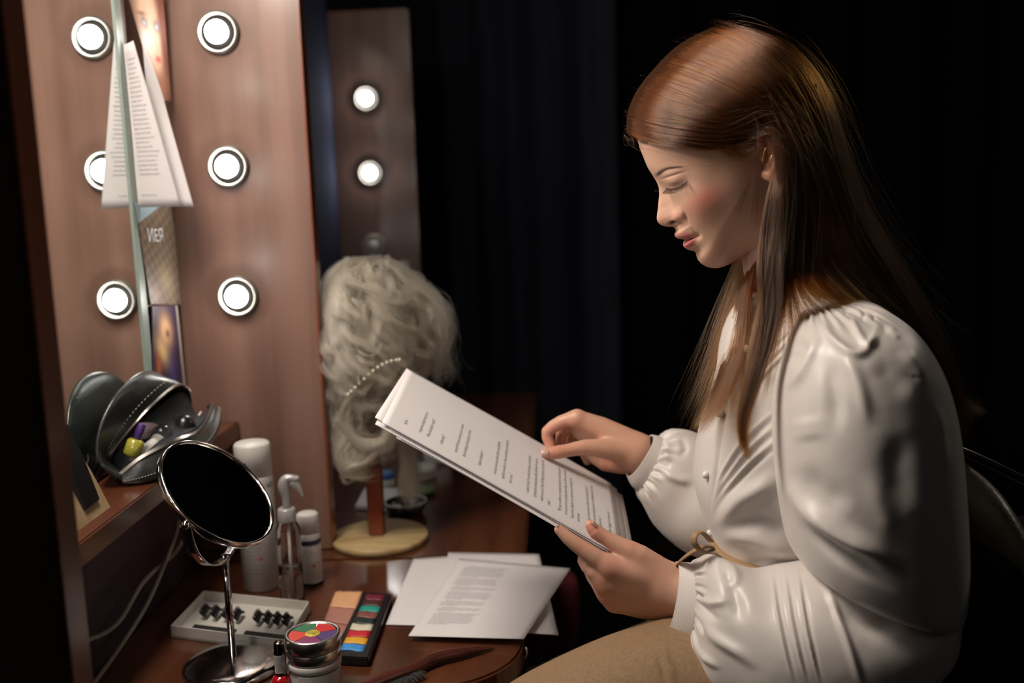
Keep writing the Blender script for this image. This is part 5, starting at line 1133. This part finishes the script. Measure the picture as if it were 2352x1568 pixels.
def locks(nl, per, k=34):
    Gs = loft(wb, 80, 120, 2.0); c = Gs.mean(1, keepdims=True); out_ = []
    for L in range(nl):
        a0_, t0_ = rng.uniform(0, 120), rng.uniform(0, .62); ln = rng.uniform(.22, .42); tt = np.clip(np.linspace(t0_, t0_+ln, k), 0, .99)*79
        a_i = (a0_ + 9*np.sin(np.linspace(0, 4, k)+L)) % 120; P = Gs[tt.astype(int), a_i.astype(int)]; C1 = c[tt.astype(int), 0]; P = C1 + (P-C1)*1.03
        kk = np.ones(9)/9; P = np.stack([np.convolve(np.pad(P[:, q], 4, 'edge'), kk, 'valid') for q in range(3)], 1); s_ = np.linspace(0, rng.uniform(1.4, 2.6)*6.28, k)+rng.uniform(0, 6.28)
        P = P + np.linspace(.35, 1, k)[:, None]*np.stack([np.cos(s_), np.sin(s_), .6*np.sin(s_+1)], 1)*rng.uniform(.009, .015)
        wdt = .0045*np.sin(np.linspace(.4, 2.9, k))[:, None]
        for i in range(per): out_.append(P + rng.normal(0, 1, 3)[None]*wdt*.8 + rng.normal(0, .0004, (k, 3)))
    return np.array(out_)
strands('wig_hair', locks(150, 42), .00022, 'wighair', wg)
SWf = guides([[(900, 640, 1.53), (960, 660, 1.53), (1000, 710, 1.53), (1015, 770, 1.53), (1000, 830, 1.53), (1010, 865, 1.53), (985, 862, 1.53)], [(880, 610, 1.56), (950, 640, 1.56), (995, 680, 1.56), (1022, 740, 1.56), (1010, 800, 1.56), (1022, 840, 1.56), (1000, 860, 1.56)]])
strands('wig_hair', grow(SWf, 420, 30, .02, .010, .006, .4, nclump=50, wave=.004, wl=3), .00022, 'wighair', wg)
SWt = guides([[(880, 980, 1.56), (915, 1020, 1.55), (925, 1070, 1.54), (922, 1120, 1.53), (935, 1165, 1.52)], [(900, 960, 1.57), (940, 1010, 1.56), (950, 1070, 1.55), (955, 1120, 1.54), (960, 1160, 1.53)]])
strands('wig_hair', grow(SWt, 700, 24, .02, .004, .003, .25, nclump=30, wave=.003, wl=2), .00024, mat('dummy', (1, 1, 1)) if 0 else 'wighair2', wg) if 'wighair2' in MT else strands('wig_hair', grow(SWt, 700, 24, .02, .004, .003, .25, nclump=30, wave=.003, wl=2), .00024, 'wighair', wg)
SWc = guides([[(860, 880, 1.47), (800, 920, 1.47), (785, 970, 1.47), (830, 1015, 1.465), (880, 1010, 1.465), (890, 960, 1.47), (850, 930, 1.475)], [(880, 860, 1.48), (825, 895, 1.475), (800, 960, 1.47), (835, 1035, 1.47), (895, 1025, 1.475), (905, 960, 1.48), (870, 915, 1.48)]])
strands('wig_hair', grow(SWc, 1400, 30, .012, .003, .002, .15, nclump=50), .00028, 'wighair', wg)
SWd = guides([[(790, 1000, 1.48), (770, 1040, 1.475), (790, 1080, 1.475), (830, 1090, 1.475), (855, 1080, 1.48)], [(880, 1030, 1.47), (850, 1060, 1.47), (815, 1070, 1.47), (790, 1050, 1.47), (785, 1020, 1.475)]])
strands('wig_hair', grow(SWd, 900, 24, .012, .005, .003, .2, nclump=40), .00028, 'wighair', wg)
ps = thing('pearl_string', 'string of small pearls looped across the curly wig', 'beads', on_y(860, 860, 1.455))
P = cr(np.array([on_y(a, b, y) for a, b, y in ((800, 905, 1.462), (820, 886, 1.455), (845, 862, 1.450), (870, 842, 1.450), (895, 830, 1.452), (918, 826, 1.458))]), 13)
pv = None
for i, p in enumerate(P):
    v, f = lathe([(.0001, -.0026), (.0018, -.0018), (.0026, 0), (.0018, .0018), (.0001, .0026)], 12, p)
    mesh('pearl', v, f, 'pearl', ps, True)
# small white nozzle bottle behind the wig
c = on_y(797, 600, 1.66); o = mesh('nozzle_bottle', *join([lathe([(.0001, -.06), (.012, -.06), (.012, -.012), (.0045, -.004), (.0045, .028), (.0001, .030)], 24, c)]), 'white_plastic', None, True)
bpy.data.objects.remove(o)
# ------------------------------------------------------------------ blurred things on the far table
def jar(px, py, r, h, m, lidm, name, label, cat, lidh=.012, z=.7505):
    c = on_z(px, py, z); c[2] = z; t = thing(name, label, cat, c)
    mesh('jar_body', *lathe([(.0001, 0), (r-.002, 0), (r-.001, .002), (r-.001, h-lidh), (.0001, h-lidh)], 40, c), m, t, True)
    mesh('jar_lid', *lathe([(.0001, h-lidh+.0002), (r, h-lidh+.0002), (r+.0005, h-lidh+.002), (r, h-.001), (r-.002, h), (.0001, h)], 40, c), lidm, t, True)
jar(967, 1095, .030, .022, 'white_plastic', 'white_plastic', 'cream_jar', 'flat white cream jar on the far table right of the hanging wig', 'jar')
jar(1005, 1058, .028, .040, 'white_can', 'white_plastic', 'cream_jar', 'taller grey-white jar on the far table behind the flat jar, under the script', 'jar')
jar(972, 1137, .022, .012, 'black_plastic', mat('green_lid', (.10, .17, .06), .5), 'powder_compact', 'small dark compact with a green lid on the far table', 'compact', .005)
jar(888, 1118, .016, .030, 'white_plastic', mat('blue_lid', (.05, .14, .38), .4), 'cream_jar', 'small jar with a blue lid behind the post of the wig stand', 'jar')
c = on_z(932, 1178, .7505); c[2] = .7505
t = thing('glass_bowl', 'dark shallow bowl with a clear rim under the hanging wig tail', 'bowl', c)
mesh('bowl', *lathe([(.0001, 0), (.026, 0), (.033, .010), (.036, .020), (.034, .020), (.030, .010), (.022, .003), (.0001, .003)], 48, c), 'black_plastic', t, True)
mesh('rim', *lathe([(.0345, .0202), (.0365, .0205), (.0370, .0225), (.0350, .0230), (.0340, .0215)], 48, c), 'bulb_off', t, True)
t, P = quad_thing('white_dish', 'white rectangular dish lying behind the post of the wig stand', 'dish', [(815, 1160), (920, 1168), (925, 1120), (838, 1118)], .008, 'white_plastic')
